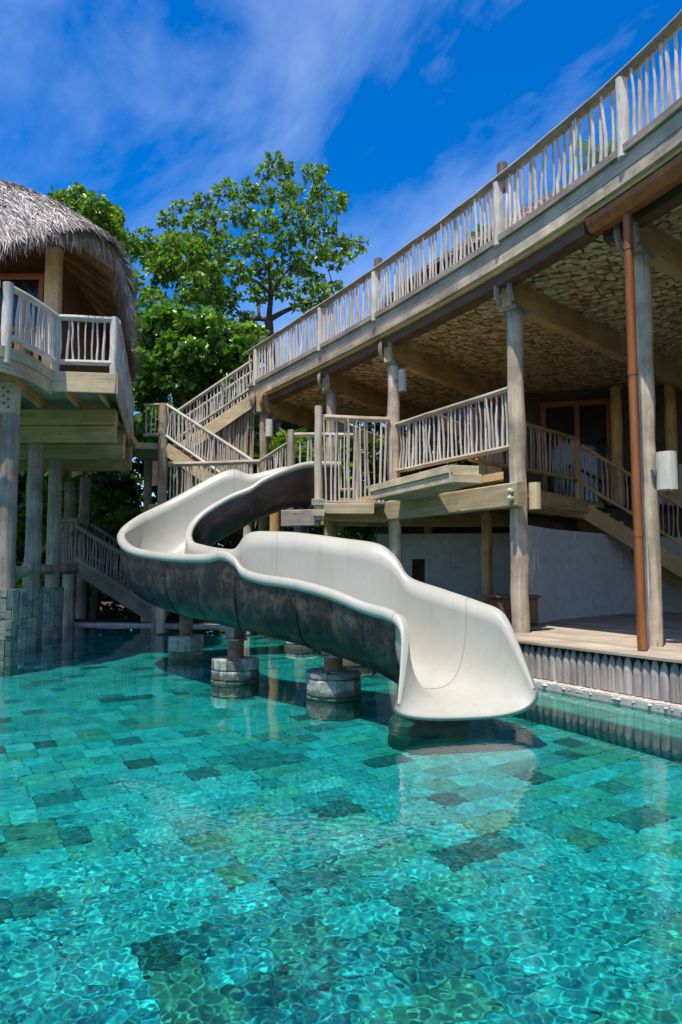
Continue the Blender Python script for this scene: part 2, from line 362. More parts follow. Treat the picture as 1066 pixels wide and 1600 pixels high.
def stonemat(name, lo, mid, hi, scl=6.):
    m, n, l, b = mat(name); geo = n.new('ShaderNodeNewGeometry'); oi = n.new('ShaderNodeObjectInfo')
    t = noise(n, l, geo.outputs['Position'], scl, 7, .65); tt = mathn(n, l, 'ADD', mathn(n, l, 'MULTIPLY', t.outputs[0], .75), mathn(n, l, 'MULTIPLY', oi.outputs['Random'], .28))
    r = ramp(n, [(.25, lo), (.5, mid), (.78, hi)]); l.new(tt, r.inputs[0]); l.new(r.outputs[0], b.inputs['Base Color']); b.inputs['Roughness'].default_value = .85
    bump(n, l, b, t.outputs[0], .7, .03); return m
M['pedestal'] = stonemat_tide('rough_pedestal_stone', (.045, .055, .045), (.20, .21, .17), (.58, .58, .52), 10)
M['pillar'] = stonemat('green_stone_cladding', (.07, .10, .08), (.20, .235, .19), (.40, .37, .25), 4)
TILE = []
for i, (a, c, w_) in enumerate([((.03, .31, .27), (.13, .52, .46), 5), ((.04, .36, .315), (.16, .58, .52), 4.5), ((.025, .24, .22), (.09, .42, .385), 5), ((.06, .29, .20), (.20, .47, .34), 2.8),
                                ((.018, .07, .075), (.05, .15, .14), .8), ((.025, .12, .12), (.09, .26, .235), 1.7), ((.09, .21, .15), (.30, .38, .24), 1.0), ((.14, .42, .36), (.32, .58, .48), .8)]):
    m, n, l, b = mat('pool_tile_stone'); geo = n.new('ShaderNodeNewGeometry'); oi = n.new('ShaderNodeObjectInfo')
    t = noise(n, l, geo.outputs['Position'], 7.5, 9, .75, .5); r = ramp(n, [(.34, tuple(q * k_ for q, k_ in zip(a, (.8, .85, .93)))), (.62, tuple(min(.8, q * k_) for q, k_ in zip(c, (1., 1.05, 1.14))))]); l.new(t.outputs[0], r.inputs[0])
    v2 = noise(n, l, geo.outputs['Position'], 14, 7, .75, .5); vr = ramp(n, [(.50, (0, 0, 0)), (.64, (1, 1, 1))]); l.new(v2.outputs[0], vr.inputs[0])
    cc = mixc(n, l, mathn(n, l, 'MULTIPLY', vr.outputs[0], .42), r.outputs[0], (.42, .37, .12))  # yellow flecks of the stone, strengthened to suggest golden glints of light
    rr = ramp(n, [(0, (.82,) * 3), (1, (1.15,) * 3)]); l.new(oi.outputs['Random'], rr.inputs[0])
    l.new(mixc(n, l, 1., cc, rr.outputs[0], 'MULTIPLY'), b.inputs['Base Color']); b.inputs['Roughness'].default_value = .8
    TILE.append((m, w_))
def watermat():
    m, n, l, b = mat('pool_water'); n.remove(b); out = n['Material Output']
    rf = n.new('ShaderNodeBsdfRefraction'); rf.inputs['Color'].default_value = (.31, .95, .96, 1); rf.inputs['Roughness'].default_value = 0; rf.inputs['IOR'].default_value = 1.33
    gl = n.new('ShaderNodeBsdfGlossy'); gl.inputs['Roughness'].default_value = 0; gl.inputs['Color'].default_value = (1, 1, 1, 1)
    fr = n.new('ShaderNodeFresnel'); fr.inputs['IOR'].default_value = 1.33
    ms = n.new('ShaderNodeMixShader'); l.new(fr.outputs[0], ms.inputs[0]); l.new(rf.outputs[0], ms.inputs[1]); l.new(gl.outputs[0], ms.inputs[2]); l.new(ms.outputs[0], out.inputs[0]); return m
M['water'] = watermat()
M['stilt'] = wood('shaded_stilt_log', (.24, .19, .14), (.46, .385, .30), 18, 1.0, .85, .5, .6)  # darker copy of the weathered log, shade put into its colour
M['lamp'] = wood('pale_log_lamp', (.50, .46, .38), (.72, .68, .58), 16, 2, .8, .2, .3, False)

# ------------------------------------------------------------------ pool, water, ground
DZ = .53                                             # lower deck level
ea = Wz(1066, 1031, DZ); eb = Wz(810, 1000, DZ); ED = (eb - ea); ED.z = 0; ED.normalize()      # deck edge, runs away from us
EN = Vector((ED.y, -ED.x, 0))                        # from the pool into the deck
if EN.x < 0: EN = -EN
def dk(s, t, z=0): p = ea + ED * s + EN * t; return Vector((p.x, p.y, z))
DEND = 3.4                                           # deck runs to this far past the picture's edge point
def cat(P, sub):
    P = [np.array(p, float) for p in P]; out = []
    for i in range(len(P) - 1):
        p0 = P[max(i-1, 0)]; p1 = P[i]; p2 = P[i+1]; p3 = P[min(i+2, len(P)-1)]
        for k in range(sub):
            t = k / sub; out.append(.5 * ((2*p1) + (-p0+p2)*t + (2*p0-5*p1+4*p2-p3)*t*t + (-p0+3*p1-3*p2+p3)*t**3))
    out.append(P[-1]); return out
e0 = dk(-9, -.18); e1 = dk(DEND + .1, -.18)
edge = [(e0.x, e0.y), (e1.x, e1.y), (.75, 13.6), (-.7, 16.6), (-2.4, 18.3), (-4.4, 19.1), (-7, 19.5), (-11, 19.6), (-13, 18), (-13.5, 8), (-12, -2.5), (-4, -3.2), (3, -3.2)]
far = [tuple(p) for p in cat(edge[1:8], 4)]
POOL = [edge[0]] + far + edge[8:]
FLOORZ = -1.1
CEN = Vector((-3.5, 7.5, 0))
water_like = []
mb = MB()
for (a, b) in zip(POOL, POOL[1:] + POOL[:1]):
    mb.quad([(a[0], a[1], FLOORZ - .1), (b[0], b[1], FLOORZ - .1), (b[0], b[1], .02), (a[0], a[1], .02)])
o = tag(mb.build('pool_wall', M['poolwall']), kind='structure'); o.cycles.is_caustics_receiver = True
# ground as a ring round the pool out to the horizon
mb = MB(); rings = []
for r in (0, 1):
    rings.append([(p[0], p[1]) for p in POOL])
def out(p, R): v = Vector((p[0], p[1], 0)) - CEN; v.normalize(); q = CEN + v * R; return (q.x, q.y)
R1 = [out(p, 45) for p in POOL]; R2 = [out(p, 3000) for p in POOL]
for i in range(len(POOL)):
    j = (i + 1) % len(POOL)
    for A, B in ((POOL, R1), (R1, R2)):
        mb.quad([(*A[i], .02), (*B[i], .02), (*B[j], .02), (*A[j], .02)])
tag(mb.build('ground', M['soil']), kind='structure')
# coping along the far side
def normals(pts):
    res = []
    for i, p in enumerate(pts):
        a = pts[max(i-1, 0)]; b = pts[min(i+1, len(pts)-1)]; d = Vector((b[0]-a[0], b[1]-a[1])).normalized(); res.append((p[0], p[1], d.y, -d.x))
    return res
mb = MB(); mb.sweep(normals(far), -.03, .32, -.08, .035)
tag(mb.build('pool_coping', M['coping']), kind='structure')
# tiled floor
tag_floor = MB(); tag_floor.prism(POOL, FLOORZ - .12, FLOORZ)
pf = tag(tag_floor.build('pool_floor', M['grout']), kind='structure'); pf.cycles.is_caustics_receiver = True
INV[pf.name] = Matrix.Identity(4)
TS = .27; ang = math.radians(31); ca, sa = math.cos(ang), math.sin(ang)
tiles = []
for i in range(-70, 70):
    uu = -21.
    while uu < 21:
        Lt = random.choice((.27, .27, .27, .2, .36, .46)); u = uu + Lt / 2; uu += Lt; v = i * TS
        x = u * ca - v * sa - 3; y = u * sa + v * ca + 8
        if not (-13 < x < 6 and -3 < y < 19.5): continue
        k = random.choices(range(8), [w_ for _, w_ in TILE])[0]
        P = proj((x, y, FLOORZ * .8)); inview = -25 < P[0] < 1091 and P[1] < 1640 and y > 1
        tiles.append((P[2] if inview else 1e3 + y, x, y, k, Lt))
tiles.sort()
tm = []
for k in range(8):
    mb = MB(); h = TS / 2 - .0012; c = .003
    mb.quad([(-h + c, -h + c, .02), (h - c, -h + c, .02), (h - c, h - c, .02), (-h + c, h - c, .02)])
    ring0 = [(-h, -h, 0), (h, -h, 0), (h, h, 0), (-h, h, 0)]; ring1 = [(-h + c, -h + c, .02), (h - c, -h + c, .02), (h - c, h - c, .02), (-h + c, h - c, .02)]
    for q in range(4): mb.quad([ring0[q], ring0[(q+1) % 4], ring1[(q+1) % 4], ring1[q]])
    tm.append(mb.mesh('tile', TILE[k][0]))
for d, x, y, k, Lt in tiles[:300]:
    o = inst('tile', tm[k], pf, (x, y, FLOORZ + random.uniform(.001, .008)), (random.uniform(-.006, .006), random.uniform(-.006, .006), ang + random.uniform(-.006, .006)), (Lt / TS, 1, 1))
    o.cycles.is_caustics_receiver = True
V = []; F = []; mi = []
for d, x, y, k, Lt in tiles[300:]:
    b0 = len(V); h = TS / 2 - .0012; hl = Lt / 2 - .0012
    for (a, c) in ((-hl, -h), (hl, -h), (hl, h), (-hl, h)): V.append((x + a*ca - c*sa, y + a*sa + c*ca, FLOORZ + .02 + random.uniform(-.003, .004)))
    F.append((b0, b0+1, b0+2, b0+3)); mi.append(k)
o = link('tile_field', npmesh('tile_field', np.array(V), np.array(F), [t for t, _ in TILE], mi=mi), pf); o['kind'] = 'stuff'; o.cycles.is_caustics_receiver = True
# water surface with real ripples
rng = np.random.default_rng(3)
ys = [-3.3]
while ys[-1] < 19.7: ys.append(ys[-1] + (.06 if ys[-1] < .6 else min(.12, max(.0098, .0040 * ys[-1]))))
xs = [-13.6]
while xs[-1] < 7.6: xs.append(xs[-1] + (.0105 if -2.0 < xs[-1] < 2.0 else .0165 if -2.7 < xs[-1] < 2.8 else .03 if -4.5 < xs[-1] < 4.2 else .06))
X, Y = np.meshgrid(np.array(xs), np.array(ys)); Z = np.zeros_like(X)
calm = .55 + .45 * np.sin(X * .7 + .4 * Y + 1.) * np.sin(Y * .55 - X * .3)
near = np.clip((9.5 - Y) / 5.5, .32, 1.0)
WAVE = .0009
for k in range(70):
    lam = .030 * 2 ** (rng.random() * 1.9); a = rng.normal(1.35, .75); ph = rng.random() * 6.283
    amp = lam * WAVE
    Z += amp * np.sin((X * math.cos(a) + Y * math.sin(a)) * 6.283 / lam + ph + .8 * np.sin(X * .9 + k) + .8 * np.sin(Y * .8 + 2 * k))
Z *= near * (.55 + .6 * calm)
for k in range(8):
    lam = 1.2 + rng.random() * 2; a = rng.random() * 6.283; Z += lam * .0007 * np.sin((X * math.cos(a) + Y * math.sin(a)) * 6.283 / lam + k)
nr, nc = X.shape; idx = np.arange(nr * nc).reshape(nr, nc)
F = np.stack([idx[:-1, :-1], idx[:-1, 1:], idx[1:, 1:], idx[1:, :-1]], -1).reshape(-1, 4)
pw = tag(link('pool_water', npmesh('pool_water', np.stack([X, Y, Z - .03], -1).reshape(-1, 3), F, M['water'], True)), kind='structure')
pw.cycles.is_caustics_caster = True
# shallow ledge along the deck
mb = MB()
a0, a1, b1, b0 = dk(-9, -.15), dk(DEND + .1, -.15), dk(DEND + .1, -.95), dk(-9, -.95)
LEDGE = tag(empty('pool_ledge', (a1.x, a1.y, FLOORZ)), kind='structure')
mb.prism([(b0.x, b0.y), (a0.x, a0.y), (a1.x, a1.y), (b1.x, b1.y)], FLOORZ, -.24)
o = mb.build('ledge_base', M['poolwall'], LEDGE); o.cycles.is_caustics_receiver = True
M['ledge'] = stonemat('ledge_stone', (.16, .24, .16), (.30, .38, .29), (.46, .50, .40), 5)
s_ = -6.5
while s_ < DEND:
    L = random.uniform(.32, .6)
    for (t0, t1) in ((-.55, -.2), (-.92, -.56)):
        mb = MB(); c = dk(s_ + L / 2, (t0 + t1) / 2, -.215 + random.uniform(-.006, .006)); mb.box(c, (L - .012, t1 - t0 - .012, .05), math.atan2(ED.y, ED.x))
        o = mb.build('ledge_slab', M['ledge'], LEDGE); o.cycles.is_caustics_receiver = True
    s_ += L
# pebble strip
mb = MB(); a0, a1, b1, b0 = dk(-9, .06), dk(DEND + .2, .06), dk(DEND + .2, -.2), dk(-9, -.2)
mb.prism([(b0.x, b0.y), (a0.x, a0.y), (a1.x, a1.y), (b1.x, b1.y)], -.3, .045)
kerb = tag(mb.build('pool_kerb', M['pebble_bed']), kind='structure'); INV[kerb.name] = Matrix.Identity(4)
mb = MB()
for k in range(600):
    s = random.uniform(-3.5, DEND); t = -.2 + abs(random.gauss(0, .07)); r = random.uniform(.012, .028)
    c = dk(s, min(t, .0), .045 + r * .3 - (.03 if t < -.17 else 0)); n = 6; rz = random.random() * 6
    top = c + Vector((0, 0, r * .6)); ring = [c + Vector((math.cos(rz + q) * r * 1.2, math.sin(rz + q) * r, 0)) for q in np.linspace(0, 2*PI, n, endpoint=False)]
    b0 = len(mb.v); mb.v += [tuple(p) for p in ring] + [tuple(c + (p - c) * .6 + Vector((0, 0, r * .55))) for p in ring]
    for q in range(n):
        j = (q + 1) % n; mb.f.append((b0+q, b0+j, b0+n+j, b0+n+q)); mb.uv.append([(0, 0)] * 4); mb.mi.append(0)
    mb.f.append(tuple(range(b0 + n, b0 + 2*n))); mb.uv.append([(0, 0)] * n); mb.mi.append(0)
o = mb.build('pebbles', M['pebble'], kerb, True); o['kind'] = 'stuff'
# ------------------------------------------------------------------ sticks and railings
def stick_mesh(kind, mname, seed):
    rs = random.Random(seed); mb = MB(); seg = 7; pts = []; rad = []
    ax, ay = rs.uniform(-.014, .014), rs.uniform(-.014, .014); ph = rs.random() * 6; amp = rs.uniform(.003, .011) * (2.4 if kind == 1 else 1)
    r0 = rs.uniform(.017, .024)
    for i in range(seg + 1):
        t = i / seg; e = math.sin(PI * t)
        pts.append(Vector((e * amp * math.sin(ph + t * 7) + e * ax + rs.uniform(-.003, .003), e * amp * math.cos(ph * 2 + t * 6) + e * ay, t)))
        rad.append(r0 * (1.1 - .28 * t) * rs.uniform(.88, 1.14))
    mb.tube(pts, rad, 6)
    if kind == 2:
        mb.tube([pts[3], pts[3] + Vector((.04, .0, .12)), pts[3] + Vector((.05, .01, .38)), pts[7] + Vector((.055, 0, 0))], [r0 * .7, r0 * .6, r0 * .55, r0 * .5], 5)
    if kind == 3: mb.tube([pts[4], pts[4] + Vector((-.025, .01, .05))], [r0 * .6, r0 * .4], 5)
    return mb.mesh('baluster', M[mname], True)
STICK = {k: [stick_mesh(0, k, i) for i in range(9)] + [stick_mesh(1, k, 20 + i) for i in range(3)] + [stick_mesh(2, k, 40), stick_mesh(3, k, 50)] for k in ('stick', 'stick_warm')}
def lerp_path(pts, s):
    for a, b in zip(pts, pts[1:]):
        L = (b - a).length
        if s <= L: return a.lerp(b, s / L)
        s -= L
    return pts[-1].copy()
def railing(name, label, path, top=1.05, bot=.12, sp=.125, posts=(), pr=.055, hr=.05, br=.04, hm='grey', pm='post', sm='stick', post_up=.05, post_dn=.25, foot=.0, flat=False, group='railings of peeled branches', extra_posts=None, skip_end=.06, thick=1.0):
    path = [Vector(p) for p in path]; root = empty(name, path[0], label, 'railing', group)
    L = sum((b - a).length for a, b in zip(path, path[1:]))
    def rail(h, r, nm):
        k = max(3, int(L / .45)); mb = MB(); pts = []
        for i in range(k + 1): pts.append(lerp_path(path, L * i / k) + Vector((random.uniform(-.006, .006), random.uniform(-.006, .006), h + random.uniform(-.008, .008))))
        mb.tube(pts, [r * random.uniform(.94, 1.07) for _ in pts], 8, sq=.75 if flat else 1.0); return mb.build(nm, M[hm], root, True)
    if hr: rail(top, hr, 'handrail')
    if br: rail(bot, br, 'bottom_rail')
    s = sp * .6; tot = top - bot + foot
    while s < L - skip_end:
        p = lerp_path(path, s) + Vector((0, 0, bot - foot)); me = random.choice(STICK[sm][:9]) if random.random() < .84 else random.choice(STICK[sm])
        k = thick * random.uniform(.85, 1.15)
        inst('baluster', me, root, p, (random.gauss(0, .022), random.gauss(0, .022), random.random() * 6.28), (k, k, tot)); s += sp * random.uniform(.78, 1.22)
    for q in posts:
        p = lerp_path(path, q * L) if not isinstance(q, Vector) else q
        mb = MB(); mb.log(p - Vector((0, 0, post_dn)), p + Vector((0, 0, top + post_up)), pr, pr * .93, 9, .008, 5); mb.build('post', M[pm], root, True)
    return root

# ------------------------------------------------------------------ terrace building on the right
KT = 1.05; TZ = (KT - 1) * 4.5       # terrace edge stands a little behind the deck edge
fp = [Wz(x, y, 6.0 + TZ) for x, y in ((1066, 222), (962, 300), (790, 411), (666, 482), (497, 573), (390, 626))]
cf = np.polyfit([p.y for p in fp], [p.x for p in fp], 3); DN, DF = fp[0].y, fp[-1].y
def fx(D):
    if D < DN: return np.polyval(cf, DN) + (DN - D) * -np.polyval(np.polyder(cf), DN) * .6
    return np.polyval(cf, D)
def curve(d0, d1, step=.25):
    n = max(3, int((d1 - d0) / step)); return normals([(float(fx(d0 + (d1 - d0) * i / n)), d0 + (d1 - d0) * i / n) for i in range(n + 1)])
# normal returned by normals() for a path running away = (dy,-dx): points right, into the building; outward is negative
TB = empty('terrace_building', (2.8, 11, DZ), 'curved timber terrace building on log posts with a log slice ceiling', 'building')
NEAR = 2.0
cuts = [NEAR, 5.4, 8.6, 11.6, 15.2, DF]
for a, b in zip(cuts, cuts[1:]):
    mb = MB(); mb.sweep(curve(a + .004, b - .004), -.03, .03, 6.0 + TZ, 6.155 + TZ); mb.build('fascia_board', M['post'], TB)
cuts = [NEAR, 6.6, 9.7, 13.4, DF]
for a, b in zip(cuts, cuts[1:]):
    mb = MB(); mb.sweep(curve(a + .004, b - .004), -.035, .03, 6.162 + TZ, 6.345 + TZ); mb.build('fascia_board', M['grey'], TB)
for a, b in ((NEAR, 5.0), (5.0, 8.45), (8.45, 10.4), (10.4, 13.9), (13.9, DF)):
    mb = MB(); mb.sweep(curve(a + .003, b - .003), -.09, .06, 6.35 + TZ, 6.45 + TZ); mb.build('edge_plank', M['greyd'], TB)
mb = MB(); mb.sweep(curve(9.08, DF - .1), .09, .34, 5.99, 6.165); mb.build('edge_beam', M['brown'], TB)
mb = MB(); mb.sweep(curve(NEAR, 9.07), .40, .62, 5.95, 6.165); mb.build('edge_beam', M['brown'], TB)
# end board where the terrace stops
ce = curve(DF - .2, DF)[-1]; c0 = Vector((ce[0], ce[1], 0))
back = [(0.6, 21.3), (3.6, 20.2), (7.5, 18.4), (11.5, 17.4), (14, 12), (14, NEAR)]
poly = [(x + nx * .03, y + ny * .03) for x, y, nx, ny in curve(NEAR, DF - .03)] + back
mb = MB(); mb.prism(poly, 6.17, 6.34 + TZ); soff = mb.build('terrace_slab', M['tan'], TB)
# log slices on the ceiling
sl_me = []
for v in range(5):
    mb = MB(); n = 10; rs = random.Random(v); rr = [1 + rs.uniform(-.06, .06) for _ in range(n)]
    bt = [(math.cos(2*PI*q/n) * rr[q] * .5, math.sin(2*PI*q/n) * rr[q] * .5, 0) for q in range(n)]; tp = [(x * 1.02, y * 1.02, .06) for x, y, z in bt]
    mb.quad(bt[::-1], [(p[0] * .16, p[1] * .16) for p in bt[::-1]])
    for q in range(n): j = (q + 1) % n; mb.quad([bt[q], bt[j], tp[j], tp[q]], [(.08, .08)] * 4)
    sl_me.append(mb)
cand = []
def inpoly(x, y, P):
    c = False; j = len(P) - 1
    for i in range(len(P)):
        if (P[i][1] > y) != (P[j][1] > y) and x < (P[j][0] - P[i][0]) * (y - P[i][1]) / (P[j][1] - P[i][1]) + P[i][0]: c = not c
        j = i
    return c
S = .132
for i in range(0, 165):
    for j in range(0, 145):
        x = -3 + j * S + (S / 2 if i % 2 else 0) + random.uniform(-.03, .03); y = 3 + i * S * .87 + random.uniform(-.03, .03)
        if y > 20 or x < fx(min(y, DF)) + .42 or not inpoly(x, y, poly): continue
        P = proj((x, y, 6.1))
        if P[0] > 1700 or P[2] < 1: continue
        inv = P[0] < 1085
        cand.append((P[2] + (0 if inv else 50), x, y, random.uniform(.118, .165), random.randrange(5), random.random() * 6.28))
cand.sort()
sm5 = [m_.mesh('log_slice', M['slice']) for m_ in sl_me]
for d, x, y, s, v, rz in cand[:300]:
    inst('log_slice', sm5[v], soff, (x, y, 6.125 + random.uniform(-.028, .014)), (random.uniform(-.06, .06), random.uniform(-.06, .06), rz), (s, s, 1))
mb = MB()
for d, x, y, s, v, rz in cand[300:]:
    src = sl_me[v]; b0 = len(mb.v); c, s2 = math.cos(rz), math.sin(rz); z0 = 6.125 + random.uniform(-.028, .014); tx, ty = random.uniform(-.06, .06), random.uniform(-.06, .06)
    mb.v += [(x + (p[0]*c - p[1]*s2) * s, y + (p[0]*s2 + p[1]*c) * s, z0 + p[2] + tx * p[0] * s + ty * p[1] * s) for p in src.v]
    mb.f += [tuple(q + b0 for q in f) for f in src.f]; mb.uv += src.uv; mb.mi += src.mi
me = mb.mesh('log_slices', M['slice'])
import bmesh
bm_ = bmesh.new(); bm_.from_mesh(me); bmesh.ops.remove_doubles(bm_, verts=bm_.verts, dist=1e-5); bm_.to_mesh(me); bm_.free()
o = link('log_slice_field', me, soff); o['kind'] = 'stuff'
# posts, radial beams, saddles
P1 = Wz(1020, 1010, DZ); pd = ED.copy()
def on_row(px):  # where the ray through column px meets the row of posts
    k = (px - 533) / FPX; a = P1; t = (k * a.y - a.x) / (pd.x - k * pd.y); return a + pd * t
POSTS = {}
P5 = yz(410, 18.55, DZ); P4 = yz(517, 16.3, DZ)
for nm, p, r, ba in (('a', P1, .125, 51), ('b', on_row(811), .142, 46), ('c', on_row(618), .135, 39), ('d', P4, .13, 34), ('e', P5, .13, 30), ('z', P1 - pd * 3.2, .13, 54)):
    POSTS[nm] = p; a = math.radians(ba); bd = Vector((math.sin(a), math.cos(a), 0))
    mb = MB(); top = 5.64
    mb.log((p.x, p.y, DZ - (.3 if nm in 'abz' else .6)), (p.x + random.uniform(-.02, .02), p.y, top), r, r * .92, 12, .014, 11, wob=.05); mb.build('post', M['post'], TB, True)
    q = Vector((p.x, p.y, 5.92)); L = 7.5
    mb = MB(); mb.beam(q - bd * .22, q + bd * L, .2, .5); bo = mb.build('ceiling_beam', M['tan'], TB)
    # saddle: two curved cheeks and a pad on the post head
    sd = Vector((bd.y, -bd.x, 0)); sdl = mb_ = MB()
    mb_.box((p.x, p.y, 5.655), (.40, .30, .06), a * -1 + PI / 2)
    for sgn in (-1, 1):
        cpts = [q + sd * sgn * .125 - bd * .26 + Vector((0, 0, z)) for z in (-.2, -.06, .08, .2)]
        cpts = [c_ - bd * (.06 * math.cos((i - 1.5) * 1.2)) for i, c_ in enumerate(cpts)]
        mb_.tube(cpts, [.035, .045, .045, .035], 6)
    mb_.build('saddle', M['greyd'], TB, True)
# back wall of the upper room, door and stone wall under it
UR = empty('upper_room', (6, 17.6, 3.05), 'dark upper room behind the walkway with orange framed glazed doors', 'room')
def wallbox(p0, p1, th, z0, z1, m, nm, par):
    mb = MB(); p0 = Vector((p0[0], p0[1], 0)); p1 = Vector((p1[0], p1[1], 0)); d = (p1 - p0).normalized(); n_ = Vector((-d.y, d.x, 0)) * th
    mb.prism([(p0.x, p0.y), (p1.x, p1.y), (p1.x + n_.x, p1.y + n_.y), (p0.x + n_.x, p0.y + n_.y)], z0, z1); return mb.build(nm, m, par)
wa = Vector((4.1, 17.75)); wb = Vector((10.6, 15.9)); wd = (wb - wa).normalized()
def onw(px):
    k = (px - 533) / FPX * CP; t = (k * wa.y - wa.x) / (wd.x - k * wd.y); return wa + wd * t
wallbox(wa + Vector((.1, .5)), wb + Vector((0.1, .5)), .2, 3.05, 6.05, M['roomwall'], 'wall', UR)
j0, j1, j2 = onw(855), onw(908), onw(959)
zt = 5.55
for j, w_ in ((j0, .12), (j1, .16), (j2, .12)):
    mb = MB(); mb.beam((j.x, j.y, 3.05), (j.x, j.y, zt), w_, .12, up=(wd.x, wd.y, 0)); mb.build('door_frame', M['orange'], UR)
mb = MB(); mb.beam((j0.x - .06, j0.y, zt + .07), (j2.x + .06, j2.y, zt + .07), .13, .14); mb.build('door_frame', M['orange'], UR)
for a_, b_ in ((j0, j1), (j1, j2)):
    mb = MB(); n_ = Vector((-wd.y, wd.x)) * .02
    mb.prism([(a_.x + .06, a_.y), (b_.x - .06, b_.y), (b_.x - .06 + n_.x, b_.y + n_.y), (a_.x + .06 + n_.x, a_.y + n_.y)], 3.1, zt); mb.build('pane', M['glass_dark'], UR)
for px in (971, 1056):
    j = onw(px) - Vector((.1, .25)); mb = MB(); mb.log((j.x, j.y, 3.0), (j.x, j.y, 5.9), .14, .13, 10); mb.build('post', M['tan'], UR, True)
j = onw(1000); wallbox(j - Vector((0, .05)), wb - Vector((0, .05)), .08, 3.05, 4.0, M['plaster'], 'parapet', UR)

# walkway slab, balcony, slide platform at middle level
FZ = 3.06
B_, C_, D_ = POSTS['b'], POSTS['c'], POSTS['d']
r0 = Vector((2.30, 12.45, 0)); r1 = Vector((5.2, 15.35, 0))
WK = empty('walkway', (3, 13, FZ), 'raised timber walkway floor with heavy edge beams between the log posts', 'walkway')
def slabplanks(poly, z0, z1, name, par, m): mb = MB(); mb.prism(poly, z0, z1); return mb.build(name, m, par)
slabplanks([(B_.x - .2, B_.y + .1), (r0.x + .6, r0.y + .1), (r1.x, r1.y), (r1.x + 1.0, r1.y + 1.2), (6.6, 17.6), (4.1, 17.6), (1.2, 17.2), (-.2, 16.4), (C_.x - .1, C_.y)], FZ - .12, FZ, 'floor', WK, M['tan'])
bo = (B_ - C_); bo.z = 0; bo.normalize(); fo = Vector((-bo.y, bo.x, 0)); fo = fo if fo.y < 0 else -fo     # toward the pool
q0 = C_ - bo * .35 + fo * .22; q1 = B_ + bo * .3 + fo * .22
mb = MB(); mb.beam((q0.x, q0.y, 2.65), (q1.x, q1.y, 2.65), .16, .37); M['fas2'] = wood('olive_board', (.34, .265, .15), (.54, .45, .29), 26, 1.1, .8, .3, .45)
eb_ = mb.build('edge_beam', M['fas2'], WK)
mb = MB(); mb.beam((q0.x, q0.y + .45, 2.70), (q1.x + .1, q1.y + .5, 2.70), .16, .3); mb.build('edge_beam', M['tan'], WK)
mb = MB(); mb.beam((r0.x + .4, r0.y - .2, 2.78), (r1.x, r1.y - .1, 2.78), .14, .36); mb.build('edge_beam', M['tan'], WK)
for t in (.12, .38, .64, .9):
    p = Vector((C_.x, C_.y, 2.76)).lerp(Vector((B_.x, B_.y, 2.76)), t); mb = MB(); mb.beam(p, p + Vector((2.4, 3.0, 0)), .09, .24); mb.build('joist', M['tan'], WK)
mb = MB(); mb.beam((-1.0, 15.2, 2.60), (4.4, 15.6, 2.60), .2, .32); mb.build('edge_beam', M['tan'], WK)
for px, D in ((672, 17.0), (763, 14.4), (517, 15.0), (428, 15.2)):
    p = yz(px, D, 0); mb = MB(); mb.log((p.x, p.y, 0), (p.x, p.y, 2.75), .115, .11, 10); mb.build('prop', M['tan'], WK, True)
for dz in (.0, -.11):
    bp = B_ + bo * .2 + fo * .315; bp.z = 2.70 + dz
    mb = MB(); mb.tube([bp, bp + fo * .05], .035, 8); mb.tube([bp + fo * .05, bp + fo * .09], [.05, .02], 7); mb.build('bolt', M['pebble'], WK, True)
# projecting step platform of two boards
g0 = Wz(702, 727, FZ); g1 = Wz(581, 759, FZ); gd = (g0 - g1).normalized(); gn = Vector((-gd.y, gd.x, 0)); gn = gn if gn.y > 0 else -gn
BP = empty('balcony_step', (g0.x, g0.y, 2.8), 'pale boarded step platform jutting out below the balcony railing', 'platform')
for z0, z1, e in ((2.945, FZ + .005, 0), (2.80, 2.94, .025)):
    a_ = g1 + gn * e; b_ = g0 + gd * e + gn * e
    mb = MB(); mb.beam((a_.x, a_.y, (z0 + z1) / 2), (b_.x, b_.y, (z0 + z1) / 2), .05, z1 - z0); mb.build('edge_board', M['fas'], BP)
    a2 = b_ + gn * .48 + gd * .04; mb = MB(); mb.beam((b_.x + gd.x * .03, b_.y + gd.y * .03 + .02, (z0 + z1) / 2), (a2.x, a2.y, (z0 + z1) / 2), .05, z1 - z0); mb.build('edge_board', M['fas'], BP)
pp = [g1 + gn * .05, g0 + gn * .05, g0 + gn * .46, g1 + gn * .9]
mb = MB(); mb.prism([(p.x, p.y) for p in pp], 2.80, FZ - .01); mb.build('platform_floor', M['deck'], BP)
# slide platform
sp0 = yz(497, 13.2, 0); SPZ = 2.79
SPF = empty('slide_platform', (sp0.x, 13.4, SPZ), 'small timber platform at the top of the slide', 'platform')
for k in range(9):
    y = 13.22 + k * .22; mb = MB(); mb.beam((sp0.x + .06, y, SPZ - .02), (.85, y + .25, SPZ - .02), .205, .04); mb.build('plank', M['deck'], SPF)
mb = MB(); mb.beam((sp0.x - .02, 13.16, SPZ - .15), (.62, 13.24, SPZ - .15), .1, .2); mb.build('edge_beam', M['fas2'], SPF)
mb = MB(); mb.beam((sp0.x, 13.5, 2.52), (.9, 14.2, 2.52), .14, .16); mb.build('edge_beam', M['tan'], SPF)
dbx = [W(441, 797, 13.35), W(500, 797, 13.1)]
mb = MB(); mb.beam((dbx[0].x, 13.35, 2.47), (dbx[1].x, 13.15, 2.47), .12, .31); mb.build('slide_bearer', M['greyd'], SPF)
pp0 = MB(); pp0.log((sp0.x, 13.1, 2.42), (sp0.x, 13.1, 4.58), .078, .072, 10); pp0.build('gate_post', M['grey'], SPF, True)
for z in (2.55, 2.75): mb = MB(); mb.beam((sp0.x - .12, 13.02, z), (sp0.x + .12, 13.02, z), .04, .12); mb.build('cleat', M['grey'], SPF)
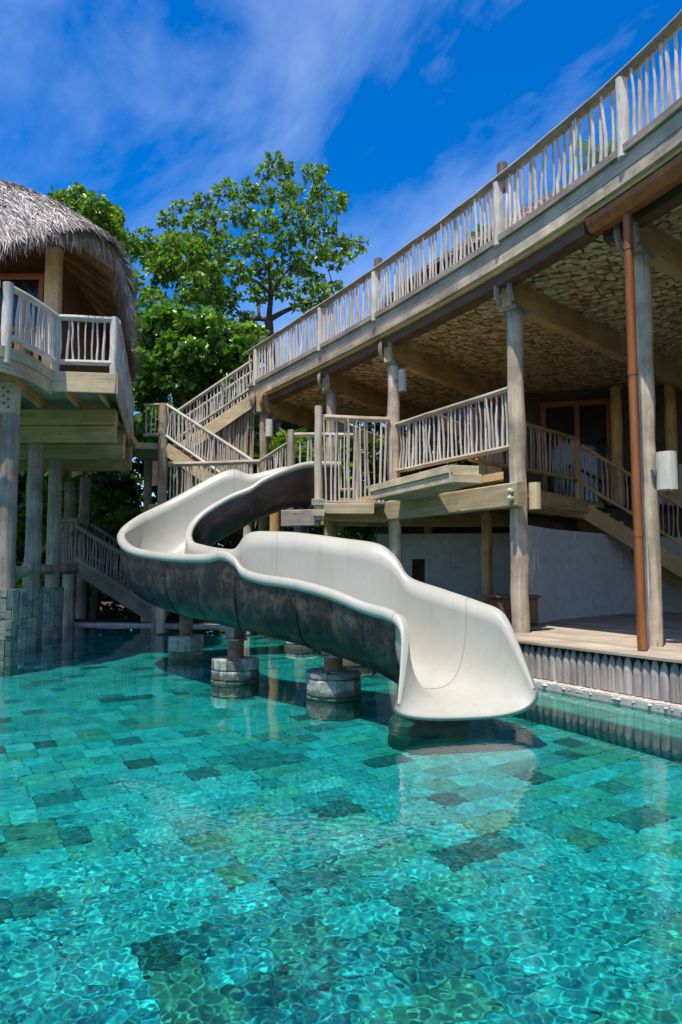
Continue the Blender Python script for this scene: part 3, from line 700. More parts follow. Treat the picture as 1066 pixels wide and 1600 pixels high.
mb = MB(); mb.log((-.25, 13.9, .0), (-.25, 13.9, 2.6), .09, .09, 10); mb.build('prop', M['tan'], SPF, True)

# railings on the right
rc = curve(NEAR, DF - .02, .4)
path = [Vector((x - nx * .015, y - ny * .015, 6.45 + TZ)) for x, y, nx, ny in rc]
def at_px(px):
    best = min(rc_f, key=lambda p: abs(proj((p[0], p[1], 7.2))[0] - px)); return Vector((best[0] - best[2] * .04, best[1] - best[3] * .04, 6.45 + TZ))
rc_f = curve(NEAR, DF - .02, .01)
pv = [at_px(p) for p in (976, 781, 588, 503, 402)] + [Vector((fx(5.2), 5.2, 6.45 + TZ))]
RT = railing('terrace_railing', 'long peeled branch railing along the top terrace edge', path, .93, .0, .110, pv, .075, .082, 0, 'greyd', 'stick', 'stick', -.05, .14, .05, True, thick=1.05)
for px, h in ((777, .40), (583, .36), (402, .34)):
    p = at_px(px); p = p + Vector((.15, .12, .85)); mb = MB(); mb.tube([p, p + Vector((0, 0, h * .85 + .1)), p + Vector((0, 0, h * .85 + .12))], [.085, .085, .07], 12); mb.build('log_stub', M['stub'], RT, True)
f3 = C_ + Vector((0, 0, FZ - DZ)); f2 = B_ + Vector((0, 0, FZ - DZ))
railing('balcony_railing', 'crooked branch railing of the balcony between two log posts above the step platform', [f3 + bo * .1, f2 - bo * .08], 1.34, .40, .112, (), .05, .075, .06, 'grey', 'post', 'stick', group='railings of peeled branches', flat=True)
railing('platform_railing', 'branch railing in front of the slide platform beside the tall gate post', [Vector((sp0.x + .1, 13.12, SPZ)), Vector((C_.x - .12, C_.y - .1, SPZ + .12))], 1.58, .0, .10, (), .05, .06, 0, 'grey', 'post', 'stick', foot=.12)
railing('platform_railing', 'low branch railing behind the slide entrance with a short post', [Vector((yz(453, 15.4, 0).x, 15.4, FZ)), Vector((.35, 15.5, FZ))], 1.42, .2, .13, (0, 1), .085, .05, .04, 'grey', 'grey', 'stick', post_up=.1)
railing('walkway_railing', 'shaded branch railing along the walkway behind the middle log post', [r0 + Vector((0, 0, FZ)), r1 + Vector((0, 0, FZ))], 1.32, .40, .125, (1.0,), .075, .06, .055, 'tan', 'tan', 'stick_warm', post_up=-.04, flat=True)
# stair down to the deck
SR = empty('deck_staircase', (8.4, 15.1, DZ), 'shaded timber staircase running down to the lower deck', 'stairs')
st0 = Vector((r1.x, r1.y, FZ)); st1 = Vector((8.9, 14.55, DZ))
for off in (0, 1.1):
    mb = MB(); mb.beam(st0 + Vector((0, off, -.2)), st1 + Vector((0, off, -.15)), .08, .34); mb.build('stringer', M['tan'], SR)
for k in range(1, 14):
    p = st0.lerp(st1, k / 14); mb = MB(); mb.beam(p + Vector((0, .05, .0)), p + Vector((0, 1.05, .0)), .28, .045); mb.build('tread', M['tan'], SR)
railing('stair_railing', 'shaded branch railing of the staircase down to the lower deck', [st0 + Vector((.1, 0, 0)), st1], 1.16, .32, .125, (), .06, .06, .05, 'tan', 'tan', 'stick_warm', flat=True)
# plaster walls and what stands there
PW = empty('plaster_wall', (5, 14.5, DZ), 'white plaster wall curving under the walkway behind the deck', 'wall')
w1 = [Wz(822, 979, DZ), Wz(870, 969, DZ), Wz(930, 962.5, DZ), Wz(990, 957, DZ)]
pts = [(p.x, p.y) for p in w1] + [(8.3, 17.0), (11, 17.6)]
cw = normals([tuple(p) for p in cat(pts, 5)])
mb = MB(); mb.sweep(cw, .0, -.25, DZ - .1, 2.28); mb.build('wall_face', M['plaster'], PW)
mb = MB(); mb.sweep(cw[7:], -.9, -1.1, 2.0, 3.0); mb.build('wall_face', M['roomwall'], PW)  # set-back upper part, its dark colour stands in for shade under the walkway
for px, py in ((838, 873), (975, 872)):
    bi = min(range(len(cw) - 1), key=lambda i: abs(proj((cw[i][0], cw[i][1], 1.7))[0] - px)); x, y, nx, ny = cw[bi]; d = Vector((-ny, nx, 0)); z = 1.5 + (890 - py) / FPX * y
    c = Vector((x + nx * .02, y + ny * .02, z)); mb = MB()
    arch = [c - d * .13 + Vector((0, 0, -.19)), c - d * .13 + Vector((0, 0, .05)), c - d * .08 + Vector((0, 0, .15)), c + Vector((0, 0, .19)), c + d * .08 + Vector((0, 0, .15)), c + d * .13 + Vector((0, 0, .05)), c + d * .13 + Vector((0, 0, -.19)), c - d * .13 + Vector((0, 0, -.19))]
    mb.tube(arch, .018, 6); mb.build('niche_rim', M['plaster'], PW, True)
PW2 = empty('plaster_wall', (2.5, 16.4, DZ), 'white plaster wall with a dark doorway seen beyond the slide', 'wall')
x0 = yz(646, 16.6, 0).x; xa = yz(666, 16.6, 0).x
wallbox((x0, 16.75), (xa, 16.72), .2, 1.75, 2.35, M['plaster'], 'wall_face', PW2)
wallbox((.85, 16.8), (x0, 16.75), .2, .0, 2.35, M['plaster'], 'wall_face', PW2); wallbox((xa, 16.72), (5.0, 16.2), .2, .0, 2.35, M['plaster'], 'wall_face', PW2)
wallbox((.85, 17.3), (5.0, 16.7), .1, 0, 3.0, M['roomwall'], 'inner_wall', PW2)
c = W(712, 872, 16.45); mb = MB(); mb.tube([c + Vector(q) for q in ((-.14, 0, -.2), (-.14, 0, .06), (-.08, 0, .17), (0, 0, .2), (.08, 0, .17), (.14, 0, .06), (.14, 0, -.2), (-.14, 0, -.2))], .02, 6); mb.build('niche_rim', M['plaster'], PW2, True)
wallbox((13.2, 3.0), (13.2, 18), .25, 0, 6.05, M['plaster'], 'end_wall', PW)
CB = empty('cabinet', (3.0, 12.6, DZ), 'low brown wooden cabinet on the deck behind the middle log post', 'cabinet')
cx0, cx1 = yz(768, 12.2, 0).x, yz(843, 12.2, 0).x
mb = MB(); mb.box(((cx0 + cx1) / 2, 12.45, DZ + .25), (cx1 - cx0, .5, .46)); mb.build('body', M['brown'], CB)
mb = MB(); mb.box(((cx0 + cx1) / 2, 12.44, DZ + .505), (cx1 - cx0 + .06, .58, .045)); mb.build('top', M['brown'], CB)
for k in (-.5, .5):
    mb = MB(); mb.box(((cx0 + cx1) / 2 + k * (cx1 - cx0) * .5, 12.19, DZ + .25), ((cx1 - cx0) * .46, .03, .38)); dr = mb.build('door', M['brown'], CB)
    INV[dr.name] = Matrix.Identity(4); mb = MB(); mb.tube([((cx0 + cx1) / 2 + k * .12, 12.165, DZ + .3), ((cx0 + cx1) / 2 + k * .12, 12.13, DZ + .3)], .02, 8); hd = mb.build('knob', M['steel'], dr, True)
# lower deck
DKO = empty('pool_deck', dk(0, .3, 0), 'weathered plank deck at the pool side with a skirt of split logs', 'deck')
ra = math.atan2(ED.y, ED.x); t = .0; row = 0
while t < 7.6:
    w_ = .142; s = -9 + (row % 3) * 1.3
    while s < DEND + (2.2 if t > 1.6 else 0):
        L = min(random.choice((3.2, 3.9, 4.4)), DEND + (2.2 if t > 1.6 else 0) - s)
        c = dk(s + L / 2, t + w_ / 2 - .03, DZ - .018 + random.uniform(-.002, .002)); e_ = dk(s + L, t, 0)
        if L > .3 and c.x < 11.5:
            mb = MB(); mb.box(c, (L - .006, w_ - .008, .036), ra, ch=.1); mb.build('plank', M['deck'], DKO)
        s += L
    t += w_; row += 1
mb = MB(); a_, b_ = dk(-9, .12, .27), dk(DEND, .12, .27); mb.beam(a_, b_, .1, .44); mb.build('bearer', M['dark'], DKO)
mb = MB(); a_, b_ = dk(DEND - .05, .1, .27), dk(DEND - .05, 5.5, .27); mb.beam(a_, b_, .1, .44); mb.build('bearer', M['dark'], DKO)
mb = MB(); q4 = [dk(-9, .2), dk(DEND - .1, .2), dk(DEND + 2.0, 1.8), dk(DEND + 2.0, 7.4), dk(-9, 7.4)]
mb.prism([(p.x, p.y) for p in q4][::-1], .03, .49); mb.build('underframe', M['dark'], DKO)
pk = []
for v in range(5):
    rs = random.Random(v + 3); mb = MB(); n = 7; H = .43 * rs.uniform(.96, 1.03); w_ = .062
    lv = [(0, 1.0), (.3, 1.0), (.62, .97), (.80, .80), (.92, .5), (1.0, .12)]; R = []
    for h, k in lv: R.append([(math.cos(PI + PI * q / (n - 1)) * w_ * k * rs.uniform(.95, 1.05), math.sin(PI + PI * q / (n - 1)) * .05 * (1 if h < .7 else k), h * H) for q in range(n)])
    for i in range(len(R) - 1):
        for q in range(n - 1): mb.quad([R[i][q], R[i][q+1], R[i+1][q+1], R[i+1][q]], [(q * .03, lv[i][0] * H), (q * .03 + .03, lv[i][0] * H), (q * .03 + .03, lv[i+1][0] * H), (q * .03, lv[i+1][0] * H)])
        mb.quad([R[i][n-1], R[i][0], R[i+1][0], R[i+1][n-1]])
    mb.quad(R[0][::-1]); pk.append(mb.mesh('split_log', M['skirt']))
s = -6.0
while s < DEND:
    c = dk(s, .055, .055); k = random.uniform(.9, 1.12); inst('split_log', random.choice(pk), DKO, c, (0, random.gauss(0, .015), ra + PI if False else math.atan2(-ED.y, -ED.x)), (k, 1, random.uniform(.98, 1.02))); s += .118 * k
# lamps
def loglamp(px, py, D, r, h, label, m='lamp'):
    c = W(px, py, D); root = empty('wall_lamp', c - Vector((0, 0, h / 2)), label, 'lamp', 'hollow log wall lamps')
    mb = MB(); n = 16; z0, z1 = c.z - h / 2, c.z + h / 2
    for (ra_, rb_, za, zb_) in ((r, r * .98, z0, z1), (r * .98, r * .85, z1, z1), (r * .85, r * .85, z1, z0), (r * .85, r, z0, z0)):
        for q in range(n):
            a, b = 2*PI*q/n, 2*PI*(q+1)/n; mb.quad([(c.x + math.cos(a)*ra_, c.y + math.sin(a)*ra_, za), (c.x + math.cos(b)*ra_, c.y + math.sin(b)*ra_, za), (c.x + math.cos(b)*rb_, c.y + math.sin(b)*rb_, zb_), (c.x + math.cos(a)*rb_, c.y + math.sin(a)*rb_, zb_)], [(a*r, za), (b*r, za), (b*r, zb_), (a*r, zb_)])
    mb.build('shade', M[m], root, True)
    mb = MB(); mb.beam((c.x - r - .06, c.y + .02, c.z), (c.x + r * .4, c.y + .02, c.z), .05, .05); mb.build('bracket', M['steel'], root)
    return root
loglamp(1042, 736, 8.85, .125, .48, 'pale hollow log lamp on the post next to the copper downpipe')
loglamp(836, 775, 11.0, .095, .42, 'hollow log lamp at the end of the balcony beam on the middle post', 'fas')
loglamp(629, 595, 13.9, .08, .44, 'hollow log lamp high on the post above the balcony railing')
loglamp(421, 669, 18.4, .10, .46, 'hollow log lamp on the farthest terrace post beside the stairs')
# copper gutter and downpipe
GD = 9.02
CG = empty('copper_downpipe', yz(1003, 8.55, DZ), 'orange copper gutter and round downpipe in front of the nearest log post', 'downpipe')
gp = []; k = 22
for i in range(k):
    D = GD - i * (GD - NEAR) / (k - 1); c = curve(D - .01, D + .01)[0]; gp.append(Vector((c[0] + c[2] * .2, c[1] + c[3] * .2, 6.08)))
mb = MB(); n = 9
for i in range(k - 1):
    for q in range(n - 1):
        def gpt(i, q, r):
            a = PI + PI * q / (n - 1); c = curve(max(NEAR, GD - i * (GD - NEAR) / (k - 1)) - .01, max(NEAR, GD - i * (GD - NEAR) / (k - 1)) + .01)[0]
            return gp[i] + Vector((c[2], c[3], 0)) * math.cos(a) * r + Vector((0, 0, math.sin(a) * r * 1.15 + .06))
        mb.quad([gpt(i, q, .165), gpt(i+1, q, .165), gpt(i+1, q+1, .165), gpt(i, q+1, .165)]); mb.quad([gpt(i, q, .152), gpt(i, q+1, .152), gpt(i+1, q+1, .152), gpt(i+1, q, .152)])
mb.quad([gpt(0, q, .165) for q in range(n)]); mb.build('gutter', M['copper'], CG, True)
mb = MB(); mb.tube([gp[0] + (gp[1] - gp[0]) * t_ + Vector((0, 0, .075)) + Vector((-.13, -.02, 0)) for t_ in np.linspace(0, 20, 12) / 1.0 * .0 + np.linspace(0, 1, 12)], .012, 6)
g_ = min((gp[0].lerp(gp[1], t_ / 10) if t_ < 10 else gp[1].lerp(gp[2], t_ / 10 - 1) if t_ < 20 else gp[2].lerp(gp[3], t_ / 10 - 2) for t_ in range(30)), key=lambda q: abs(proj((q.x, q.y, DZ))[0] - 1003)); b0 = Vector((g_.x, g_.y, DZ))
pp = [Vector((b0.x, b0.y, DZ + .01)), Vector((b0.x, b0.y, 2.2)), Vector((b0.x, b0.y, 4.2)), Vector((b0.x, b0.y, 5.75)), Vector((b0.x, b0.y, 5.85)).lerp(Vector((g_.x, g_.y, 5.9)), .3), Vector((b0.x, b0.y, 5.9)).lerp(Vector((g_.x, g_.y, 5.95)), .8), Vector((g_.x, g_.y, 6.04))]
mb = MB(); mb.tube(pp, .057, 14); mb.build('pipe', M['copper'], CG, True)
for z in (1.9, 3.9, 5.5): mb = MB(); mb.tube([(b0.x, b0.y, z), (b0.x, b0.y, z + .07)], .064, 14); mb.build('collar', M['copper'], CG, True)
# ------------------------------------------------------------------ water slide
ST = [  # outer rim (px, py, D), inner rim (px, py, D), floor height
 ((512, 722, 14.75), (533, 722, 13.72), 2.86),
 ((468, 730, 14.5), (482, 722, 13.42), 2.84),
 ((442, 731, 14.3), (446, 732, 13.2), 2.74),
 ((392, 742, 14.1), (412, 747, 13.05), 2.52),
 ((364, 735, 14.0), (391, 761, 12.95), 2.36),
 ((333, 745, 13.85), (357, 775, 12.87), 2.13),
 ((263, 783, 13.5), (318, 800, 12.75), 1.78),
 ((212, 808, 12.9), (300, 825, 12.5), 1.46),
 ((186, 832, 12.1), (302, 845, 12.15), 1.2),
 ((200, 854, 11.2), (322, 853, 11.6), 1.0),
 ((256, 865, 10.3), (348, 858, 10.95), .88),
 ((318, 867, 9.55), (371, 858, 10.4), .82),
 ((346, 862, 9.22), (386, 838, 10.15), .79),
 ((366, 872, 9.0), (402, 832, 9.98), .77),
 ((379, 889, 8.86), (428, 832, 9.8), .75),
 ((408, 899, 8.62), (470, 834, 9.55), .70),
 ((460, 907, 8.28), (540, 843, 9.2), .61),
 ((515, 922, 7.97), (595, 852, 8.92), .51),
 ((560, 940, 7.68), (622, 874, 8.74), .43),
 ((585, 948, 7.5), (642, 903, 8.56), .37),
 ((603, 953, 7.36), (692, 921, 8.2), .29),
 ((620, 964, 7.2), (754, 942, 7.75), .235),
 ((629, 988, 7.08), (787, 958, 7.48), .20),
 ((627, 1042, 6.92), (809, 1003, 7.26), .17),
 ((622, 1100, 6.76), (836, 1076, 6.98), .125)]
raw = []
for (o_, i_, zb) in ST:
    O = W(*o_); I = W(*i_); hh = (O - I); hh.z = 0; hh.normalize(); kq = len(raw); ki = .10 * (1. if kq < 21 else (.9, .75, .5, .22)[kq - 21]); O = O - hh * ki; I = I + hh * ki; raw.append((*O, *I, zb, 1. if kq < 21 else (.9, .75, .5, .22)[kq - 21]))
SUB = 7
fine = cat(raw, SUB); NS = len(fine)
NT = 33; EXP = 2.7
def section(st, w_off=0., z_off=0., top_drop=0.):
    O = Vector(st[0:3]); I = Vector(st[3:6]); zb = st[6]; h = (O - I); h.z = 0; h.normalize(); pts = []
    for k in range(NT):
        th = PI * k / (NT - 1); c = math.cos(th); s = math.sin(th)
        cu = math.copysign(abs(c) ** (2 / EXP), c); sv = abs(s) ** (2 / EXP)
        t = (1 - cu) / 2; zs = (O.z if t < .5 else I.z) - top_drop
        # the floor blends between the walls
        p = Vector((O.x, O.y, 0)).lerp(Vector((I.x, I.y, 0)), t) + h * (w_off * cu)
        p.z = (zb + z_off) + max(0, zs - zb - z_off) * (1 - sv); pts.append(p)
    return pts, h, O, I
SLD = empty('water_slide', Wz(720, 1112, .12), 'cream fibreglass water slide clad in dark aged copper curving down into the pool', 'slide')
def strip(rows, name, m, smooth=True, par=None, close=None):
    n = len(rows[0]); V = np.array([[p.x, p.y, p.z] for r in rows for p in r]); k = len(rows); idx = np.arange(k * n).reshape(k, n)
    F = np.stack([idx[:-1, :-1], idx[:-1, 1:], idx[1:, 1:], idx[1:, :-1]], -1).reshape(-1, 4)
    return link(name, npmesh(name, V, F, m, smooth), par or SLD)
def rimmed(st):
    pts, h, O, I = section(st)
    kk = st[7] if len(st) > 7 else 1.
    def roll(P, d):
        prof = ((.045, -.115), (.105, -.108), (.125, -.075), (.125, -.035), (.105, -.002), (.072, .014), (.035, .011), (.01, -.004)); return [P + d * a * kk + Vector((0, 0, b * kk)) for a, b in prof]
    return roll(O, h) + pts + roll(I, -h)[::-1]
CE = 20 * SUB + 4                                   # the copper stops here, the cream lip goes on
SEAMS = [4 * SUB, 7 * SUB + 3, 12 * SUB - 2, 21 * SUB - 2]
cutsS = [0] + [4 * SUB, 12 * SUB - 2, 20 * SUB + 5] + [NS - 1]
for a, b in zip(cutsS, cutsS[1:]): strip([rimmed(fine[i]) for i in range(a, b + 1)], 'chute_section', M['slide'])
for i in (4 * SUB, 8 * SUB, 12 * SUB - 2, 14 * SUB + 2, 20 * SUB + 5):
    r = rimmed(fine[i])[2:-2]; mb = MB(); mb.tube([p + Vector((0, 0, .001)) for p in r], .0035, 4, cap=False); mb.build('seam', M['greyd'], SLD)
lo, hi = .075, -.075
cuts2 = [0, 4 * SUB, 8 * SUB + 2, 11 * SUB + 5, 16 * SUB, CE]
for a, b in zip(cuts2, cuts2[1:]): strip([section(fine[i], .08, -.075, .075)[0] for i in range(a, b + 1)], 'copper_cladding', M['patina'])
mb = MB(); mb.quad(section(fine[0], .08, -.075, .075)[0]); mb.build('end_plate', M['patina'], SLD)
# cream outer skin of the exit and its rolled front lip
rows = [section(fine[i], .06, -.06, .03)[0] for i in range(CE - 3, NS)]; strip(rows, 'exit_skin', M['slide'])
A = section(fine[-1])[0]; B = section(fine[-1], .06, -.06, .03)[0]; fwd = (Vector(fine[-1][0:3]) - Vector(fine[-4][0:3])); fwd.z = 0; fwd.normalize()
rows = [[Vector(p) for p in A]] + [[a_.lerp(b_, t) + fwd * (.035 * math.sin(PI * t)) for a_, b_ in zip(A, B)] for t in (.2, .4, .6, .8)] + [B]
strip(rows, 'exit_lip', M['slide'])
# the skirt of copper sheet where the wall steps down
for i in range(1, 19, 3):
    s = section(fine[min(CE - 1, int(i * SUB))], .086, -.081, .085)[0]; mb = MB(); mb.tube(s[1:-1], .006, 4, cap=False); mb.build('sheet_joint', M['patina'], SLD)
# pedestals
def pedestal(name, label, px, D, ztop, r, zslide, steel=True, h2=.28):
    c = yz(px, D, 0); root = empty(name, (c.x, c.y, FLOORZ), label, 'pedestal', 'stone pedestals of the slide')
    rs = random.Random(int(px)); mb = MB(); mb.tube([(c.x, c.y, FLOORZ), (c.x, c.y, ztop - .03)], r - .05, 12); o = mb.build('core', M['grout'], root); o.cycles.is_caustics_receiver = True
    n = 9; z = FLOORZ; row = 0
    while z < ztop - .01:
        h_ = rs.choice((.13, .17, .2)) if z > -.45 else .3; h_ = min(h_, ztop - z); h_ = h_ if ztop - z - h_ > .07 else ztop - z
        for q in range(n):
            a0 = 2 * PI * (q + (.5 if row % 2 else 0)) / n + .3; wdt = 2 * PI / n * .98; rr_ = r * rs.uniform(.965, 1.03); ri = r * .45; mb = MB(); top_ = z + h_ - .008 + (rs.uniform(-.012, .012) if z + h_ > ztop - .01 else 0)
            def ring(k, zz, ins): return [Vector((c.x + math.cos(a0 + t_ * (wdt - ins)) * k, c.y + math.sin(a0 + t_ * (wdt - ins)) * k, zz)) for t_ in (-.5, 0, .5)]
            lo_ = ring(rr_ * .985, z + .004, .03); l2 = ring(rr_, z + .02, .0); u2 = ring(rr_, top_ - .02, .0); up_ = ring(rr_ * .975, top_, .03); inn = ring(ri, top_, 0)
            for A_, B2 in ((lo_, l2), (l2, u2), (u2, up_), (up_, inn)):
                for t_ in (0, 1): mb.quad([A_[t_], A_[t_ + 1], B2[t_ + 1], B2[t_]])
            for t_ in (0, 2): mb.quad([lo_[t_], l2[t_], u2[t_], up_[t_], inn[t_], Vector((inn[t_].x, inn[t_].y, z))][::1 if t_ else -1])
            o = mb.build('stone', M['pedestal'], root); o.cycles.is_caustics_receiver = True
        z += h_; row += 1
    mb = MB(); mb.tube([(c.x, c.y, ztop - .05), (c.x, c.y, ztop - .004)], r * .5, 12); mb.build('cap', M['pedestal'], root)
    if steel:
        zm = min(ztop + h2, zslide - .06)
        mb = MB(); mb.tube([(c.x, c.y, ztop - .02), (c.x, c.y, zm)], .115, 14); mb.build('pipe_stub', M['rust'], root, True)
        mb = MB(); mb.tube([(c.x, c.y, zm), (c.x, c.y, zm + .025)], .165, 16); mb.build('flange', M['steel'], root)
        mb = MB(); mb.beam((c.x, c.y, zm + .025), (c.x, c.y, zslide + .1), .03, .2, up=(.7, .7, 0)); d_ = Vector((.7, .7, 0))
        for s in (-1, 1): mb.beam(Vector((c.x, c.y, zm + .025)) + d_ * .1 * s, Vector((c.x, c.y, zslide + .1)) + d_ * .1 * s, .2, .03, up=(.7, .7, 0))
        mb.build('steel_column', M['steel'], root)
    return root
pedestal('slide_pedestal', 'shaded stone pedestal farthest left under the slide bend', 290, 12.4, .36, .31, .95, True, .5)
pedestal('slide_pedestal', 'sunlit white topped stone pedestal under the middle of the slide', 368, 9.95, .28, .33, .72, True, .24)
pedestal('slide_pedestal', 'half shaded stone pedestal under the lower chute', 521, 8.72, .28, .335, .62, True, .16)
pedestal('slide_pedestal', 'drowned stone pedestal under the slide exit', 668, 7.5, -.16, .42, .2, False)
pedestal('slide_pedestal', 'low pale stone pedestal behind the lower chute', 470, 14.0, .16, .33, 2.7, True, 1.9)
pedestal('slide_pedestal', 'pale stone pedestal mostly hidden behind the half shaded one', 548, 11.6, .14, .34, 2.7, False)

# ------------------------------------------------------------------ stairs and landings at the back
LZ = 4.86
LD = empty('stair_landing', (-4.9, 19.2, LZ), 'timber landing joining the thatched hut to the zigzag stairs', 'landing')
mb = MB(); mb.prism([(-5.75, 18.4), (-4.55, 18.6), (-4.4, 20.6), (-5.9, 20.6)], LZ - .16, LZ); mb.build('floor', M['fas'], LD)
lp = yz(249, 18.5, 0)
mb = MB(); mb.log((lp.x, lp.y, .0), (lp.x, lp.y, LZ + 1.05), .13, .12, 10); mb.build('post', M['post'], LD, True)
for x, y in ((-5.6, 20.3), (-4.4, 20.4)): mb = MB(); mb.log((x, y, 0), (x, y, LZ - .1), .12, .12, 8); mb.build('post', M['post'], LD, True)
railing('landing_railing', 'short branch railing on the landing beside the thatched hut', [Vector((yz(218, 18.55, 0).x, 18.55, LZ)), Vector((lp.x, lp.y, LZ))], 1.02, .22, .11, (), .05, .05, .05, 'grey')
def flight(name, label, a, b, wid, n, m='fas', wd_=None):
    root = empty(name, b, label, 'stairs', 'zigzag stairs'); d = (b - a); d.z = 0; d.normalize(); s = wd_ or Vector((-d.y, d.x, 0)); s = s if s.y > 0 else -s
    for o_ in (0, wid):
        mb = MB(); mb.beam(a + s * o_ + Vector((0, 0, -.17)), b + s * o_ + Vector((0, 0, -.17)), .08, .34); mb.build('stringer', M[m], root)
    for k in range(n):
        p = a.lerp(b, (k + .5) / n); mb = MB(); mb.beam(p + s * .04, p + s * (wid - .04), .27, .045, up=(0, 0, 1)); mb.build('tread', M['deck'], root)
    return s
# upper flight: terrace down to the landing
a = Vector((ce[0] + .05, ce[1] + .15, 6.42)); b = Vector((-4.55, 19.35, LZ + .05))
s = flight('upper_flight', 'upper stair flight from the terrace corner down to the landing', a, b, 1.1, 9)
railing('stair_railing', 'front branch railing of the upper stair flight', [a, b], 1.0, .22, .11, (), .05, .05, .045, 'grey')
railing('stair_railing', 'rear branch railing of the upper stair flight', [a + s * 1.1, b + s * 1.1], 1.0, .22, .11, (), .05, .05, .045, 'grey')
# stick wall below that flight
TWW = empty('stick_wall', (-3, 19.9, 3.0), 'wall of upright brown sticks below the upper stair flight', 'wall')
p = a.copy()
for k in range(62):
    t = k / 61; q = a.lerp(b, t) + s * .14; zt = q.z - .28; z0 = 2.9
    if zt - z0 < .3: continue
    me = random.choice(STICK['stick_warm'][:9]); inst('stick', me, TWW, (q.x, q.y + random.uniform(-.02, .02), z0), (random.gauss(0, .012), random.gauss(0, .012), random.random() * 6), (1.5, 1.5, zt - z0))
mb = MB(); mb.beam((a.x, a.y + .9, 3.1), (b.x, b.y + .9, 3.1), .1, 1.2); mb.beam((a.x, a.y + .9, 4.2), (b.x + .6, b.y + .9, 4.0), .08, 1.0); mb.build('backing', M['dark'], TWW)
# middle flight: landing down to the mid level
a = Vector((lp.x + .1, lp.y - .02, LZ)); b = Vector((yz(392, 17.3, 0).x, 17.3, FZ + .12))
s = flight('middle_flight', 'middle stair flight from the landing down towards the slide', a, b, .95, 10)
railing('stair_railing', 'branch railing with a bright straight handrail on the middle stair flight', [a + Vector((0, -.06, 0)), b + Vector((0, -.06, 0))], 1.0, .16, .10, (), .05, .045, .04, 'stick')
MW = empty('back_walkway', (-3, 17, FZ), 'narrow timber walkway behind the top of the slide', 'walkway')
mb = MB(); mb.prism([(-4.6, 16.75), (-2.1, 16.35), (-.9, 15.2), (1, 15.4), (1, 16.8), (-1.6, 17.6), (-4.6, 18.1)], FZ - .16, FZ); mb.build('floor', M['fas2'], MW)
for x, y in ((-4.3, 16.95), (-2.2, 16.6), (-.9, 15.5)): mb = MB(); mb.log((x, y, 0), (x, y, FZ - .1), .11, .11, 8); mb.build('prop', M['post'], MW, True)
railing('walkway_railing', 'branch railing with a level log handrail behind the upper chute', [Vector((yz(258, 16.9, 0).x, 16.9, FZ)), Vector((yz(405, 16.5, 0).x, 16.5, FZ))], .98, .05, .10, (), .05, .058, 0, 'grey')
railing('walkway_railing', 'short branch railing rising to the post behind the slide entrance', [Vector((yz(408, 16.4, 0).x, 16.4, FZ)), Vector((yz(452, 15.4, 0).x, 15.4, FZ + .25))], 1.0, .05, .11, (), .05, .05, 0, 'grey')
# lower left stair by the water
a = W(120, 884, 19.8); b = W(241, 962, 19.6); a.z -= .0
s = flight('lower_flight', 'dark lower stair flight descending to the far pool edge', a + Vector((0, 0, .12)), b + Vector((0, 0, .12)), 1.2, 10, 'greyd')
railing('stair_railing', 'front branch railing of the lower stair flight by the water', [a + Vector((-.05, -.05, .1)), b + Vector((0, -.05, .12))], 1.02, .12, .115, (), .05, .06, .07, 'greyd', 'post', 'stick_warm')
railing('stair_railing', 'rear branch railing of the lower stair flight by the water', [a + Vector((-.05, 1.2, .2)), b + Vector((0, 1.2, .2))], 1.02, .12, .13, (), .05, .05, .04, 'greyd', 'post', 'stick_warm')
LL = empty('lower_landing', (-7.7, 20.2, 1.6), 'low timber landing at the head of the lower stair flight', 'landing')
mb = MB(); mb.prism([(a.x - .9, a.y - .1), (a.x, a.y - .1), (a.x, a.y + 1.8), (a.x - .9, a.y + 1.8)], a.z - .12, a.z + .02); mb.build('floor', M['greyd'], LL)
railing('landing_railing', 'close branch railing at the head of the lower stair flight', [Vector((W(88, 884, 19.8).x, 19.75, a.z)), Vector((a.x - .02, 19.75, a.z))], 1.28, .1, .085, (0, 1), .06, .07, .08, 'greyd', 'greyd', 'stick_warm', thick=1.3)
p = W(106, 968, 19.2); mb = MB(); mb.log((p.x, p.y, FLOORZ), (p.x, p.y, 1.5), .17, .15, 10); o = mb.build('post', M['post'], LL, True); o.cycles.is_caustics_receiver = True
p = W(243, 985, 18.6); mb = MB(); mb.log((p.x, p.y, FLOORZ), (p.x, p.y, .62), .12, .115, 10)
o = mb.build('mooring_post', M['post'], None, True); tag(o, 'short grey log post standing in the water at the foot of the stairs', 'post'); o.cycles.is_caustics_receiver = True

# ------------------------------------------------------------------ thatched hut on the left
HZ = 5.03
HUT = empty('thatched_hut', (-7, 15, 0), 'raised timber hut with a shaggy grey thatched roof on log stilts', 'hut')
eave = [(-4.42, 13.0), (-4.55, 14.1), (-5.1, 16.3), (-5.75, 18.6), (-6.8, 21.9), (-8.9, 23.6), (-12.5, 23), (-17.5, 20.5), (-18, 16), (-14.5, 13.9), (-10, 13.5), (-8.2, 13.25), (-6.3, 12.75), (-5.05, 12.25), (-4.6, 12.45)]
EV = [tuple(p) for p in cat(eave + [eave[0]], 8)][:-1]; NE = len(EV); APX = Vector((-11.5, 17.3, 0)); ZE = 7.74; ZR = 2.95
def roofpt(u, t, lift=0.):
    u = u % NE; i = int(u); f = u - i; e = Vector(EV[i]).lerp(Vector(EV[(i + 1) % NE]), f); hgt = 1 - (1 - t) ** 2.1
    return Vector((e.x + (APX.x - e.x) * t, e.y + (APX.y - e.y) * t, ZE + ZR * hgt + lift))
rows = [[roofpt(u, t) for u in range(NE + 1)] for t in np.linspace(0, 1, 14)]
rf = strip(rows, 'thatch_roof', M['strawbase'], True, HUT); INV[rf.name] = Matrix.Identity(4)
rf.matrix_parent_inverse = Matrix.Translation(-HUT.location)
